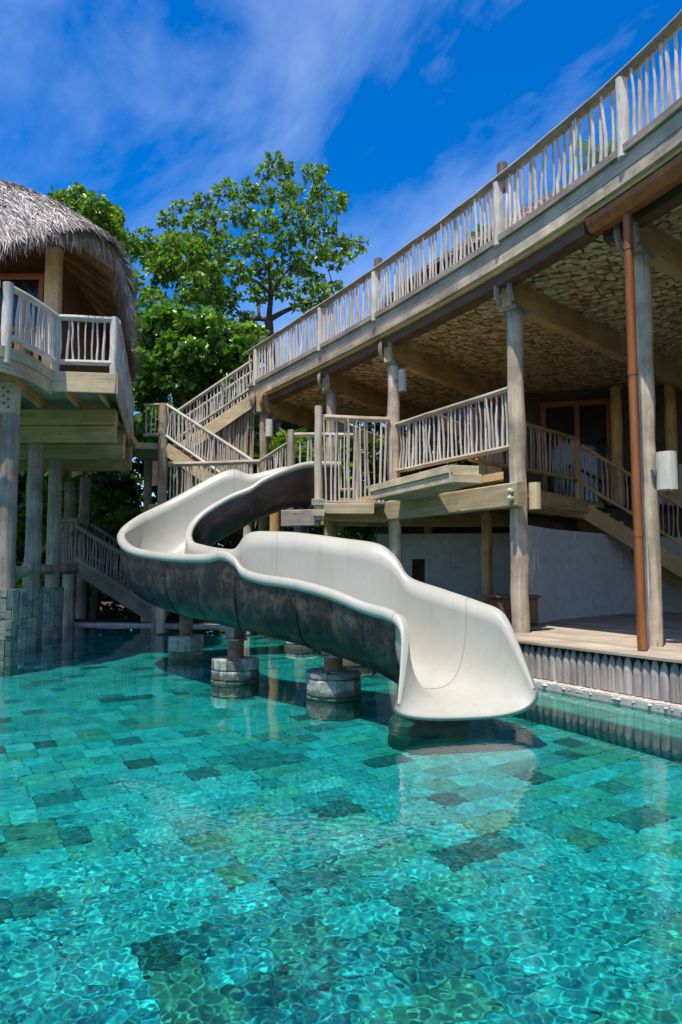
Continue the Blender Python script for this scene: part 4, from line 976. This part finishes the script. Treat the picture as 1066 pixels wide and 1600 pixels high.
def blades(samples, name, m, par):
    # samples: (root, direction, normal, length, width)
    V = []; F = []
    for p, d, nn, L, w_ in samples:
        s = d.cross(nn); s.normalize(); b0 = len(V); q = p + d * L * .55 + nn * random.uniform(0, .03); e = p + d * L + nn * random.uniform(-.03, .06) + Vector((0, 0, -.05 * L))
        V += [p - s * w_, p + s * w_, q - s * w_ * .9, q + s * w_ * .9, e - s * w_ * .15, e + s * w_ * .15]; F += [(b0, b0+1, b0+3, b0+2), (b0+2, b0+3, b0+5, b0+4)]
    o = link(name, npmesh(name, np.array([tuple(v) for v in V]), np.array(F), m), par); o['kind'] = 'stuff'; return o
S_ = []
for k in range(42000):
    u = random.random() * NE; t = random.random() ** 1.35 * .93
    P = roofpt(u, t)
    if P.x > -2 or P.y > 22.5 and random.random() < .6: continue
    if P.x < -9.4 and random.random() < .85: continue
    P2 = roofpt(u, max(0, t - .03)) if t > .03 else roofpt(u, 0) + (roofpt(u, 0) - roofpt(u, .04)).normalized() * .1
    d = (P2 - P).normalized(); sd = (roofpt(u + .2, t) - P).normalized(); nn = sd.cross(d); nn = nn if nn.z > 0 else -nn
    d = (d + sd * random.gauss(0, .22) + nn * random.uniform(-.02, .12)).normalized(); S_.append((P + nn * random.uniform(0, .06), d, nn, random.uniform(.3, .62), random.uniform(.007, .015)))
o = blades(S_, 'thatch_blades', M['straw'], rf); o.matrix_parent_inverse = Matrix.Identity(4)
S_ = []
for k in range(9000):
    u = random.random() * NE; t = random.uniform(-.0, .035); P = roofpt(u, t) + Vector((0, 0, random.uniform(-.06, .05)))
    if P.x < -9.5: continue
    d0 = (roofpt(u, 0) - roofpt(u, .05)); d0.z = 0; d0.normalize(); sd = Vector((-d0.y, d0.x, 0))
    d = (d0 * random.uniform(.0, .55) + Vector((0, 0, -1)) + sd * random.gauss(0, .17)).normalized(); S_.append((P, d, d0, random.uniform(.18, .55) * (1.25 if P.y > 14 else 1), random.uniform(.007, .015)))
o = blades(S_, 'eave_fringe', M['straw'], rf); o.matrix_parent_inverse = Matrix.Identity(4)
# underside boarding and rafters
rows = [[roofpt(u, t, -.16) for u in range(NE + 1)] for t in np.linspace(.02, .95, 8)]
strip(rows, 'roof_lining', M['tan'], True, HUT)
for u in range(0, NE, 3):
    if EV[u][0] < -9: continue
    mb = MB(); q = [roofpt(u, t, -.24) for t in (.015, .12, .3, .55)]
    if q[0].x < -10.5: continue
    for x_, y_ in zip(q, q[1:]): mb.beam(x_, y_, .07, .11)
    mb.build('rafter', M['tan'], HUT)
# platform
hp = [(-4.12, 12.55), (-5.22, 12.38), (-5.2, 11.7), (-5.3, 11.2), (-5.55, 10.85), (-6.0, 10.7), (-10, 10.7), (-11, 20), (-5.75, 20.0), (-5.62, 18.5)]
mb = MB(); mb.prism(hp[::-1], HZ - .07, HZ); mb.build('floor', M['deck'], HUT)
def facia(p0, p1, z0, z1, m='fas', nm='edge_board'):
    mb = MB(); mb.beam((p0[0], p0[1], (z0+z1)/2), (p1[0], p1[1], (z0+z1)/2), .05, z1 - z0); return mb.build(nm, M[m], HUT)
facia((-4.08, 12.52), (-5.2, 12.35), 4.85, HZ + .01); facia((-4.085, 12.50), (-5.2, 12.33), 4.67, 4.845)
facia((-4.06, 12.5), (-5.6, 18.5), 4.67, HZ + .01, 'grey')
cv = normals([tuple(p) for p in cat([(-5.16, 12.36), (-5.14, 11.7), (-5.24, 11.15), (-5.5, 10.78), (-6.0, 10.62), (-10, 10.6)], 5)])
mb = MB(); mb.sweep(cv, -.02, .03, 4.85, HZ + .01); mb.build('edge_board', M['fas'], HUT); mb = MB(); mb.sweep(cv, -.0, .05, 4.62, 4.845); mb.build('edge_board', M['fas2'], HUT)
for k in range(7):
    x = -4.45 - k * .62; mb = MB(); mb.beam((x, 12.55 if x > -5.2 else 11.2, 4.86), (x - 1.2, 19.5, 4.86), .08, .2); mb.build('joist', M['tan'], HUT)
for x1, D in ((181, 14.1), (194, 16.2), (205, 18.2)):
    e_ = yz(x1, D, 4.3); mb = MB(); mb.beam((e_.x, D, 4.23), (e_.x - 5.5, D, 4.23), .18, .34); mb.build('floor_beam', M['tan'], HUT)
    mb = MB(); mb.beam((e_.x, D + .02, 4.58), (e_.x - 5.5, D + .02, 4.58), .2, .34); mb.build('floor_beam', M['tan'], HUT)
bx = yz(28, 11.5, 4.3); mb = MB(); mb.beam((bx.x, 11.5, 4.33), (bx.x - 3, 11.5, 4.33), .2, .56); mb.build('floor_beam', M['fas'], HUT)
for k in range(6):
    c_ = W(6 + (k % 2) * 7, 606 + k * 6, 11.4); hb = MB(); hb.tube([c_, c_ + Vector((0, -.035, 0))], [.022, .014], 6); hb.build('bolt', M['rust'], HUT)
stilts = [(3, 11.5, .155, 4.05), (46, 14.2, .16, 4.05), (79, 16.3, .16, 4.05), (104, 20.6, .17, 4.05), (127, 21.6, .17, 4.3)]
for px, D, r, z1 in stilts:
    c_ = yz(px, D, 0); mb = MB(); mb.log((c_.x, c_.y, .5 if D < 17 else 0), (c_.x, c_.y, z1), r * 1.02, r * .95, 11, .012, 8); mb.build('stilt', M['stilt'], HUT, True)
# wall, corner post, window, door
wz0, wz1 = HZ, 8.0
def hw(p0, p1, z0=wz0, z1=wz1, m='tan', nm='wall'): return wallbox(p0, p1, .1, z0, z1, M[m], nm, HUT)
hw((-9.5, 13.9), (-6.95, 13.9)); hw((-6.95, 13.9), (-5.9, 14.35), m='brown'); hw((-5.9, 14.35), (-6.4, 19.5), m='brown')
p = yz(59, 13.6, 0); mb = MB(); mb.beam((p.x, 13.75, HZ), (p.x, 13.75, 7.95), .3, .2, up=(0, 1, 0)); mb.build('corner_post', M['fas'], HUT)
wx1 = yz(44, 13.7, 0).x
for args in (((wx1, 13.74, 6.35), (wx1, 13.74, 7.35), .1, .1), ((wx1 - 1.4, 13.74, 6.35), (wx1 - 1.4, 13.74, 7.35), .1, .1)):
    mb = MB(); mb.beam(*args, up=(0, 1, 0)); mb.build('window_frame', M['orange'], HUT)
for z in (6.3, 7.38): mb = MB(); mb.beam((wx1 + .06, 13.74, z), (wx1 - 1.46, 13.74, z), .1, .1); mb.build('window_frame', M['orange'], HUT)
mb = MB(); mb.box((wx1 - .7, 13.84, 6.85), (1.36, .03, 1.0)); mb.build('pane', M['glass_dark'], HUT)
for k in range(5):
    t = k / 5; p = Vector((-6.75, 13.82, 0)).lerp(Vector((-5.95, 14.2, 0)), t + .05); mb = MB(); mb.beam((p.x, p.y, HZ), (p.x, p.y, 6.9), .11, .03, up=(0, 1, 0)); mb.build('door_board', M['tan'], HUT)
mb = MB(); mb.log((yz(22, 12.2, 0).x, 12.2, HZ), (yz(22, 12.2, 0).x, 12.2, 6.35), .1, .1, 10); mb.build('log_stub', M['stub'], HUT, True)
# hut railings
hr = dict(top=1.02, bot=.20, hm='stick', pm='stick', sm='stick', hr=.058, br=.055, group='hut balcony railings')
railing('hut_railing', 'sunlit branch railing at the front of the hut balcony', [Vector((-5.14, 12.42, HZ)), Vector((-4.14, 12.56, HZ))], sp=.105, posts=(0, 1), pr=.075, **hr)
railing('hut_railing', 'branch railing curving along the near end of the hut balcony', [Vector((-5.14, 12.40, HZ)), Vector((-5.2, 11.6, HZ)), Vector((-5.36, 11.0, HZ))], sp=.105, posts=(1.0,), pr=.085, **hr)
railing('hut_railing', 'branch railing of the hut balcony cut by the picture edge', [Vector((-5.45, 10.92, HZ)), Vector((-6.0, 10.72, HZ)), Vector((-9.5, 10.72, HZ))], sp=.115, posts=(), pr=.085, **hr)
railing('hut_railing', 'shaded branch railing along the side of the hut balcony facing the slide', [Vector((-4.12, 12.66, HZ)), Vector((-5.58, 18.45, HZ))], sp=.115, posts=(.35, .7, 1.0), pr=.07, **hr)
# stone clad pillars in the water, log walers
for px, D, wpx, lab in ((3, 11.5, 40, 'green stone clad pillar cut by the picture edge under the hut'), (45, 14.2, 35, 'green stone clad pillar standing second in the water under the hut'), (80, 16.3, 30, 'green stone clad pillar standing third in the water under the hut')):
    c_ = yz(px, D, 0); r = wpx / 2 / FPX * D * 1.05; zt = 1.5 - 20 / FPX * D - .1
    root = empty('stone_pillar', (c_.x, c_.y, FLOORZ), lab, 'pillar', 'stone clad pillars under the hut')
    mb = MB(); n = 12; mb.tube([(c_.x, c_.y, FLOORZ), (c_.x, c_.y, zt - .02)], r - .03, n); o = mb.build('core', M['dark'], root); o.cycles.is_caustics_receiver = True
    n = 16; bw = 2 * PI * r / n
    vm = []
    for v in range(4):
        mb = MB(); mb.box((0, 0, 0), (bw * .95, .07, 1.0), 0, ch=.08); vm.append(mb.mesh('stone', M['pillar']))
    for q in range(n):
        a_ = 2 * PI * q / n; z = FLOORZ
        if math.sin(a_) > .55: continue
        while z < zt - .02:
            h_ = min(random.choice((.10, .16, .24, .32)), zt - z)
            o = inst('stone', random.choice(vm), root, (c_.x + math.cos(a_) * (r - .03 + random.uniform(-.008, .012)), c_.y + math.sin(a_) * (r - .03 + random.uniform(-.008, .012)), z + h_ / 2), (0, 0, a_ + PI / 2), (1, 1, h_ - .01)); o.cycles.is_caustics_receiver = True
            z += h_
WL = []
a_ = W(-30, 896, 11.3); b_ = W(38, 893, 13.9); mb = MB(); mb.log(a_, b_, .13, .11, 10, .02); tag(mb.build('waler_log', M['post'], None, True), 'horizontal log between the two nearest hut stilts', 'log', 'logs tying the hut stilts')
a_ = W(40, 889, 14.0); b_ = W(116, 889, 18.9); mb = MB(); mb.log(a_, b_, .11, .12, 10, .02); tag(mb.build('waler_log', M['post'], None, True), 'horizontal log running from the second hut stilt to the lower landing', 'log', 'logs tying the hut stilts')
HL = empty('hanging_lantern', W(22, 742, 13.2), 'small hanging lantern on a hook beside the nearest hut stilt', 'lantern')
c_ = W(21, 738, 13.2); mb = MB(); mb.tube([c_ + Vector((-.02, 0, .22)), c_ + Vector((-.03, 0, .27)), c_ + Vector((.03, 0, .3)), c_ + Vector((.12, 0, .26)), c_ + Vector((.2, 0, .26)), c_ + Vector((.24, 0, .3))], .012, 6); mb.build('hook', M['steel'], HL, True)
mb = MB(); mb.tube([c_ + Vector((-.02, 0, z)) for z in (-.14, -.12, .1, .2, .23)], [.08, .1, .085, .05, .02], 10); mb.build('lamp_shade', M['post'], HL, True)

# ------------------------------------------------------------------ thatched pavilion beyond the terrace
TP = empty('thatched_pavilion', (12, 26, 6.3), 'brown thatched roof of a pavilion showing behind the terrace railing', 'pavilion')
ax, ay, az, Rr, ze = 12.2, 26.5, 18.2, 10.8, 10.9
def cone(a, t): r = Rr * (1 - t); return Vector((ax + math.cos(a) * r, ay + math.sin(a) * r, ze + (az - ze) * (t ** .95)))
strip([[cone(a, t) for a in np.linspace(0, 2*PI, 49)] for t in np.linspace(0, .999, 8)], 'roof', M['strawbase'], True, TP)
S_ = []
for k in range(15000):
    a = random.uniform(PI * .85, PI * 1.75); t = random.random() ** 1.3 * .9; P = cone(a, t); d = (cone(a, t) - cone(a, t + .02)).normalized(); sd = Vector((-math.sin(a), math.cos(a), 0)); nn = sd.cross(d); nn = nn if nn.z > 0 else -nn
    d = (d + sd * random.gauss(0, .2) + nn * random.uniform(0, .14)).normalized(); S_.append((P + nn * .03, d, nn, random.uniform(.4, .8), random.uniform(.015, .03)))
blades(S_, 'thatch_blades', M['straw_brown'], TP)
mb = MB(); mb.tube([(ax, ay, .0), (ax, ay, 11.2)], Rr * .86, 24); mb.build('wall', M['roomwall'], TP, True)
# ------------------------------------------------------------------ vegetation
def rosettes(rng, clusters, per, nl, L, wr, up=.35, flat=.8):
    """clusters: (center Vector, radius). Returns arrays of leaf quads (two folded triangles)."""
    V = []; 
    C = np.array([tuple(c) for c, r in clusters]); R = np.array([r for c, r in clusters]); n = len(C)
    cnt = np.maximum(3, (per * (R / R.mean()) ** 2)).astype(int)
    ci = np.repeat(np.arange(n), cnt); m = len(ci)
    d = rng.normal(size=(m, 3)); d /= np.linalg.norm(d, axis=1)[:, None]
    rad = R[ci] * rng.uniform(.25, 1.08, m) ** .6; d2 = d.copy(); d2[:, 2] *= flat
    T = C[ci] + d2 * rad[:, None]                       # twig tips
    ax_ = d * .8 + np.array([0, 0, up]) + rng.normal(size=(m, 3)) * .25; ax_ /= np.linalg.norm(ax_, axis=1)[:, None]
    li = np.repeat(np.arange(m), nl); k = len(li)
    a = ax_[li]; ref = rng.normal(size=(k, 3)); s = np.cross(a, ref); s /= np.linalg.norm(s, axis=1)[:, None] + 1e-9
    sp = rng.uniform(.35, 1.15, k)[:, None]; ld = a * (1 - sp * .45) + s * sp; ld[:, 2] -= .12; ld /= np.linalg.norm(ld, axis=1)[:, None]
    sd = np.cross(ld, a + rng.normal(size=(k, 3)) * .15); sd /= np.linalg.norm(sd, axis=1)[:, None] + 1e-9
    nn = np.cross(sd, ld)
    ln = (L * rng.uniform(.45, 1.25, k))[:, None]; w = ln * wr
    p = T[li] + ld * ln * .08
    v0 = p; v1 = p + ld * ln * .58 + sd * w + nn * ln * .06; v2 = p + ld * ln - nn * ln * .10; v3 = p + ld * ln * .58 - sd * w + nn * ln * .06
    V = np.stack([v0, v1, v2, v3], 1).reshape(-1, 3); b = np.arange(k) * 4
    F = np.concatenate([np.stack([b, b + 1, b + 2], 1), np.stack([b, b + 2, b + 3], 1)])
    return V, F, T
def tree(name, label, base, clusters, per, L, lm='leaf', wr=.26, trunk=.2, fork=None, seed=1, cat_='tree', nl=7, group=None, limbs=True, flat=.8):
    rng = np.random.default_rng(seed); rs = random.Random(seed); root = empty(name, base, label, cat_, group)
    V, F, T = rosettes(rng, clusters, per, nl, L, wr, flat=flat); cr_ = link('crown' if cat_ == 'tree' else 'foliage', npmesh('crown', V, F, M[lm]), root); cr_['kind'] = 'stuff'
    mb = MB(); base = Vector(base); fork = Vector(fork) if fork is not None else base.lerp(sum((c for c, r in clusters), Vector()) / len(clusters), .6)
    mid = base.lerp(fork, .5) + Vector((rs.uniform(-.2, .2), rs.uniform(-.2, .2), 0)); mb.tube([base, mid, fork], [trunk * 1.25, trunk, trunk * .75], 9, wob=.06)
    mb.build('trunk', M['bark'], root, True)
    if limbs:
        hubs = [fork]; mb = MB(); cs = sorted(clusters, key=lambda c: (c[0] - fork).length); nodes = [(fork, trunk * .7)]
        for c, r in cs:
            # grow from the nearest node that is nearer to the fork than the cluster
            best = min(nodes, key=lambda q: (q[0] - c).length + .45 * (q[0] - fork).length); a = best[0]; r0 = max(.022, best[1] * .72)
            m1 = a.lerp(c, .5) + Vector((rs.uniform(-.2, .2), rs.uniform(-.2, .2), rs.uniform(-.05, .25))) * min(1, (c - a).length * .35)
            mb.tube([a, m1, c], [r0, r0 * .8, r0 * .55], 6, cap=False); nodes.append((m1, r0 * .85)); nodes.append((c, r0 * .62))
            for q in range(5):
                e = c + Vector((rs.gauss(0, 1), rs.gauss(0, 1), rs.gauss(.3, .8))).normalized() * r * .85; mb.tube([c, c.lerp(e, .5) + Vector((0, 0, .04)), e], [r0 * .45, r0 * .3, .008], 4, cap=False)
        mb.build('limbs', M['bark'], root, True)
    return root
def cl(spec, D, k=1.0, dj=1.2, seed=0):
    rs = random.Random(seed); outl = []
    for (px, py, rp) in spec:
        d = D + rs.uniform(-dj, dj); outl.append((W(px, py, d), rp / FPX * d * k))
    return outl
big = [(430, 252, 17), (445, 268, 20), (412, 272, 16), (385, 300, 24), (352, 300, 22), (318, 318, 20), (285, 332, 22), (262, 345, 18), (300, 352, 22), (335, 345, 26), (378, 335, 26), (415, 305, 24), (452, 300, 24), (487, 272, 18), (505, 268, 14), (500, 298, 20), (525, 318, 20), (535, 310, 12), (485, 325, 24), (455, 335, 26), (415, 348, 26), (510, 350, 20), (480, 368, 26), (440, 378, 28), (395, 385, 28), (350, 385, 28), (305, 385, 26), (275, 378, 20), (525, 385, 20), (550, 392, 16), (567, 380, 10), (545, 375, 10), (500, 395, 22), (465, 410, 26), (420, 420, 28), (375, 425, 28), (330, 425, 28), (290, 420, 26), (520, 408, 16), (540, 402, 12), (485, 440, 24), (445, 450, 24), (500, 455, 20), (520, 445, 14), (400, 460, 24), (355, 465, 26), (315, 462, 24), (470, 475, 20), (345, 495, 24), (385, 500, 20), (505, 470, 16)]
tree('broadleaf_tree', 'tall open broadleaf tree standing behind the slide stairs against the sky', W(432, 700, 28), cl(big, 28, .82, 2.6, 1), 38, .22, 'leaf', .27, .24, W(420, 500, 28), 11)
lt = [(100, 315, 20), (125, 308, 18), (90, 312, 12), (150, 322, 20), (172, 335, 18), (182, 342, 10), (115, 335, 22), (145, 345, 24), (170, 358, 20), (185, 372, 12), (130, 360, 24)]
tree('broadleaf_tree', 'broadleaf tree crown rising behind the hut thatch', W(120, 800, 25), cl(lt, 25, 1.0, .8, 2), 48, .22, 'leaf', .28, .22, W(125, 450, 25), 12)
rs = random.Random(5); md = []
for k in range(46):
    x = rs.uniform(188, 335); y = rs.uniform(378, 560); md.append((x, y, rs.uniform(18, 28)))
md += [(198, 375, 16), (225, 372, 18), (255, 385, 18), (215, 390, 22), (240, 400, 24), (270, 402, 20), (300, 420, 20)]
tree('broadleaf_tree', 'leafy broadleaf tree between the hut roof and the tall tree', W(250, 760, 26.5), cl(md, 26.5, .9, 2.4, 3), 36, .22, 'leaf', .28, .24, W(255, 560, 26.5), 13)
rs = random.Random(8); bs = []
for k in range(60):
    x = rs.uniform(215, 385); lo_ = 495 + ((x - 285) / 100) ** 2 * 30; y = lo_ + (rs.random() ** 1.2) * (690 - lo_); bs.append((x, y, rs.uniform(17, 26)))
tree('glossy_shrub', 'dense bright green glossy shrub above the stairs', W(290, 850, 23), cl(bs, 23, 1.0, 1.3, 4), 42, .27, 'leaf_bright', .30, .16, W(290, 680, 23), 14, 'shrub', 7)
rs = random.Random(9); bs = []
for k in range(30): bs.append((rs.uniform(325, 400), rs.uniform(520, 640), rs.uniform(15, 22)))
tree('glossy_shrub', 'small leaved shrub beside the terrace corner posts', W(370, 850, 24.5), cl(bs, 24.5, 1.0, 1.2, 5), 30, .25, 'leaf', .30, .12, W(370, 640, 24.5), 15, 'shrub', 7)
# shrubs seen below the hut and through the building
def shrub(label, x, y, h, r, n, lm, L, seed):
    rs = random.Random(seed); c = [(Vector((x + rs.gauss(0, .55) * r, y + rs.gauss(0, .4) * r, .3 + rs.random() * (h - .4))), rs.uniform(.35, .6) * min(1, r * .7)) for _ in range(n)]
    tree('garden_shrub', label, (x, y, 0), c, 26, L, lm, .22, .07, (x, y, h * .3), seed, 'shrub', 7, 'shrubs in the garden behind the pool', True)
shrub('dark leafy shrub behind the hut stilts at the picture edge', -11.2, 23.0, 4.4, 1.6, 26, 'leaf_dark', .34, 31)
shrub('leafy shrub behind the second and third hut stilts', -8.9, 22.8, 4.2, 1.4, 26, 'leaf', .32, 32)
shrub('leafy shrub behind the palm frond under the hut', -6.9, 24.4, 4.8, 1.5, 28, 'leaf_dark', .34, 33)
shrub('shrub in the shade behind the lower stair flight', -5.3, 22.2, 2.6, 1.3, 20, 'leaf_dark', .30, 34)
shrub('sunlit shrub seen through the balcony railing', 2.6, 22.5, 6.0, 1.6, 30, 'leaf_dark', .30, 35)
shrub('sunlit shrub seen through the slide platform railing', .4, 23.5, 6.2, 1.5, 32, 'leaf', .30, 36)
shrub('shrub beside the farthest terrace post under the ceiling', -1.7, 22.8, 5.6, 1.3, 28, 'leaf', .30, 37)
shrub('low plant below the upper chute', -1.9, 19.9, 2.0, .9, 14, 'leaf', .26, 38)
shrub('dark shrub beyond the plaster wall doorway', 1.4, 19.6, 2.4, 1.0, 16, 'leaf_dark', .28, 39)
# distant belt of trees
rng = np.random.default_rng(77); C = []
for k in range(620):
    x = rng.uniform(-34, 34); y = 34 + rng.uniform(-2, 4) + abs(x) * .05; z = rng.uniform(0, 11); C.append((Vector((x, y, z)), rng.uniform(1.0, 1.8)))
V, F, T = rosettes(rng, C, 26, 6, .62, .3)
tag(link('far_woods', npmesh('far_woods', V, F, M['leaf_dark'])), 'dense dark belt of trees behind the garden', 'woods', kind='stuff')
# palms
def frond(mb, base, d, L, droop, rs, wid=.5):
    d = Vector(d).normalized(); pts = []; p = Vector(base)
    for k in range(11):
        t = k / 10; pts.append(p.copy()); dd = (d + Vector((0, 0, -droop * t * t * 1.6))).normalized(); p = p + dd * L / 10
    mb.tube(pts, [.022 * (1 - .085 * k) for k in range(11)], 5, cap=False)
    for k in range(2, 48):
        t = k / 48 * 10; i = min(9, int(t)); q = pts[i].lerp(pts[i+1], t - i); tg = (pts[i+1] - pts[i]).normalized(); sd = tg.cross(Vector((0, 0, 1))).normalized()
        for s in (-1, 1):
            ln = wid * math.sin(PI * min(.97, .12 + .86 * k / 48)) * rs.uniform(.85, 1.1); e = q + (sd * s * .8 + tg * .55 + Vector((0, 0, -.12))).normalized() * ln + Vector((0, 0, -.18 * ln)); m_ = q.lerp(e, .45) + Vector((0, 0, .04 * ln))
            mb.quad([q, m_ + tg * .014, e, m_ - tg * .014], [(0, 0)] * 4)
def palm(label, base, top, fr, L, seed, droop=.9, name='palm_tree'):
    rs = random.Random(seed); root = empty(name, base, label, 'palm'); base = Vector(base); top = Vector(top)
    mb = MB(); mb.tube([base, base.lerp(top, .5) + Vector((.1, 0, 0)), top], [.16, .12, .1], 9, wob=.05); mb.build('trunk', M['bark'], root, True)
    for k in range(fr):
        a = 2 * PI * k / fr + rs.uniform(-.2, .2); el = rs.uniform(.15, 1.2); mb = MB(); frond(mb, top, (math.cos(a), math.sin(a), el), L * rs.uniform(.85, 1.1), droop, rs, .5 * L / 2.2); mb.build('frond', M['palm'], root)
t = W(945, 245, 23); palm('coconut palm crown peeking through the terrace railing', (t.x, 23, 6.3), (t.x, 23, t.z - .2), 13, 1.6, 3)
t = W(752, 362, 24); palm('small palm tip above the brown thatch behind the terrace railing', (t.x, 24, 6.3), (t.x, 24, t.z - .15), 9, .6, 4)
t = W(150, 842, 21.4); palm('young palm with a bright arching frond behind the lower stair flight', (t.x, 21.4, 0), (t.x, 21.4, t.z), 9, 2.0, 6, .5)
t = W(430, 715, 21); palm('palm between the terrace posts behind the slide', (t.x, 21, 0), (t.x, 21, t.z), 10, 1.7, 9, .7)
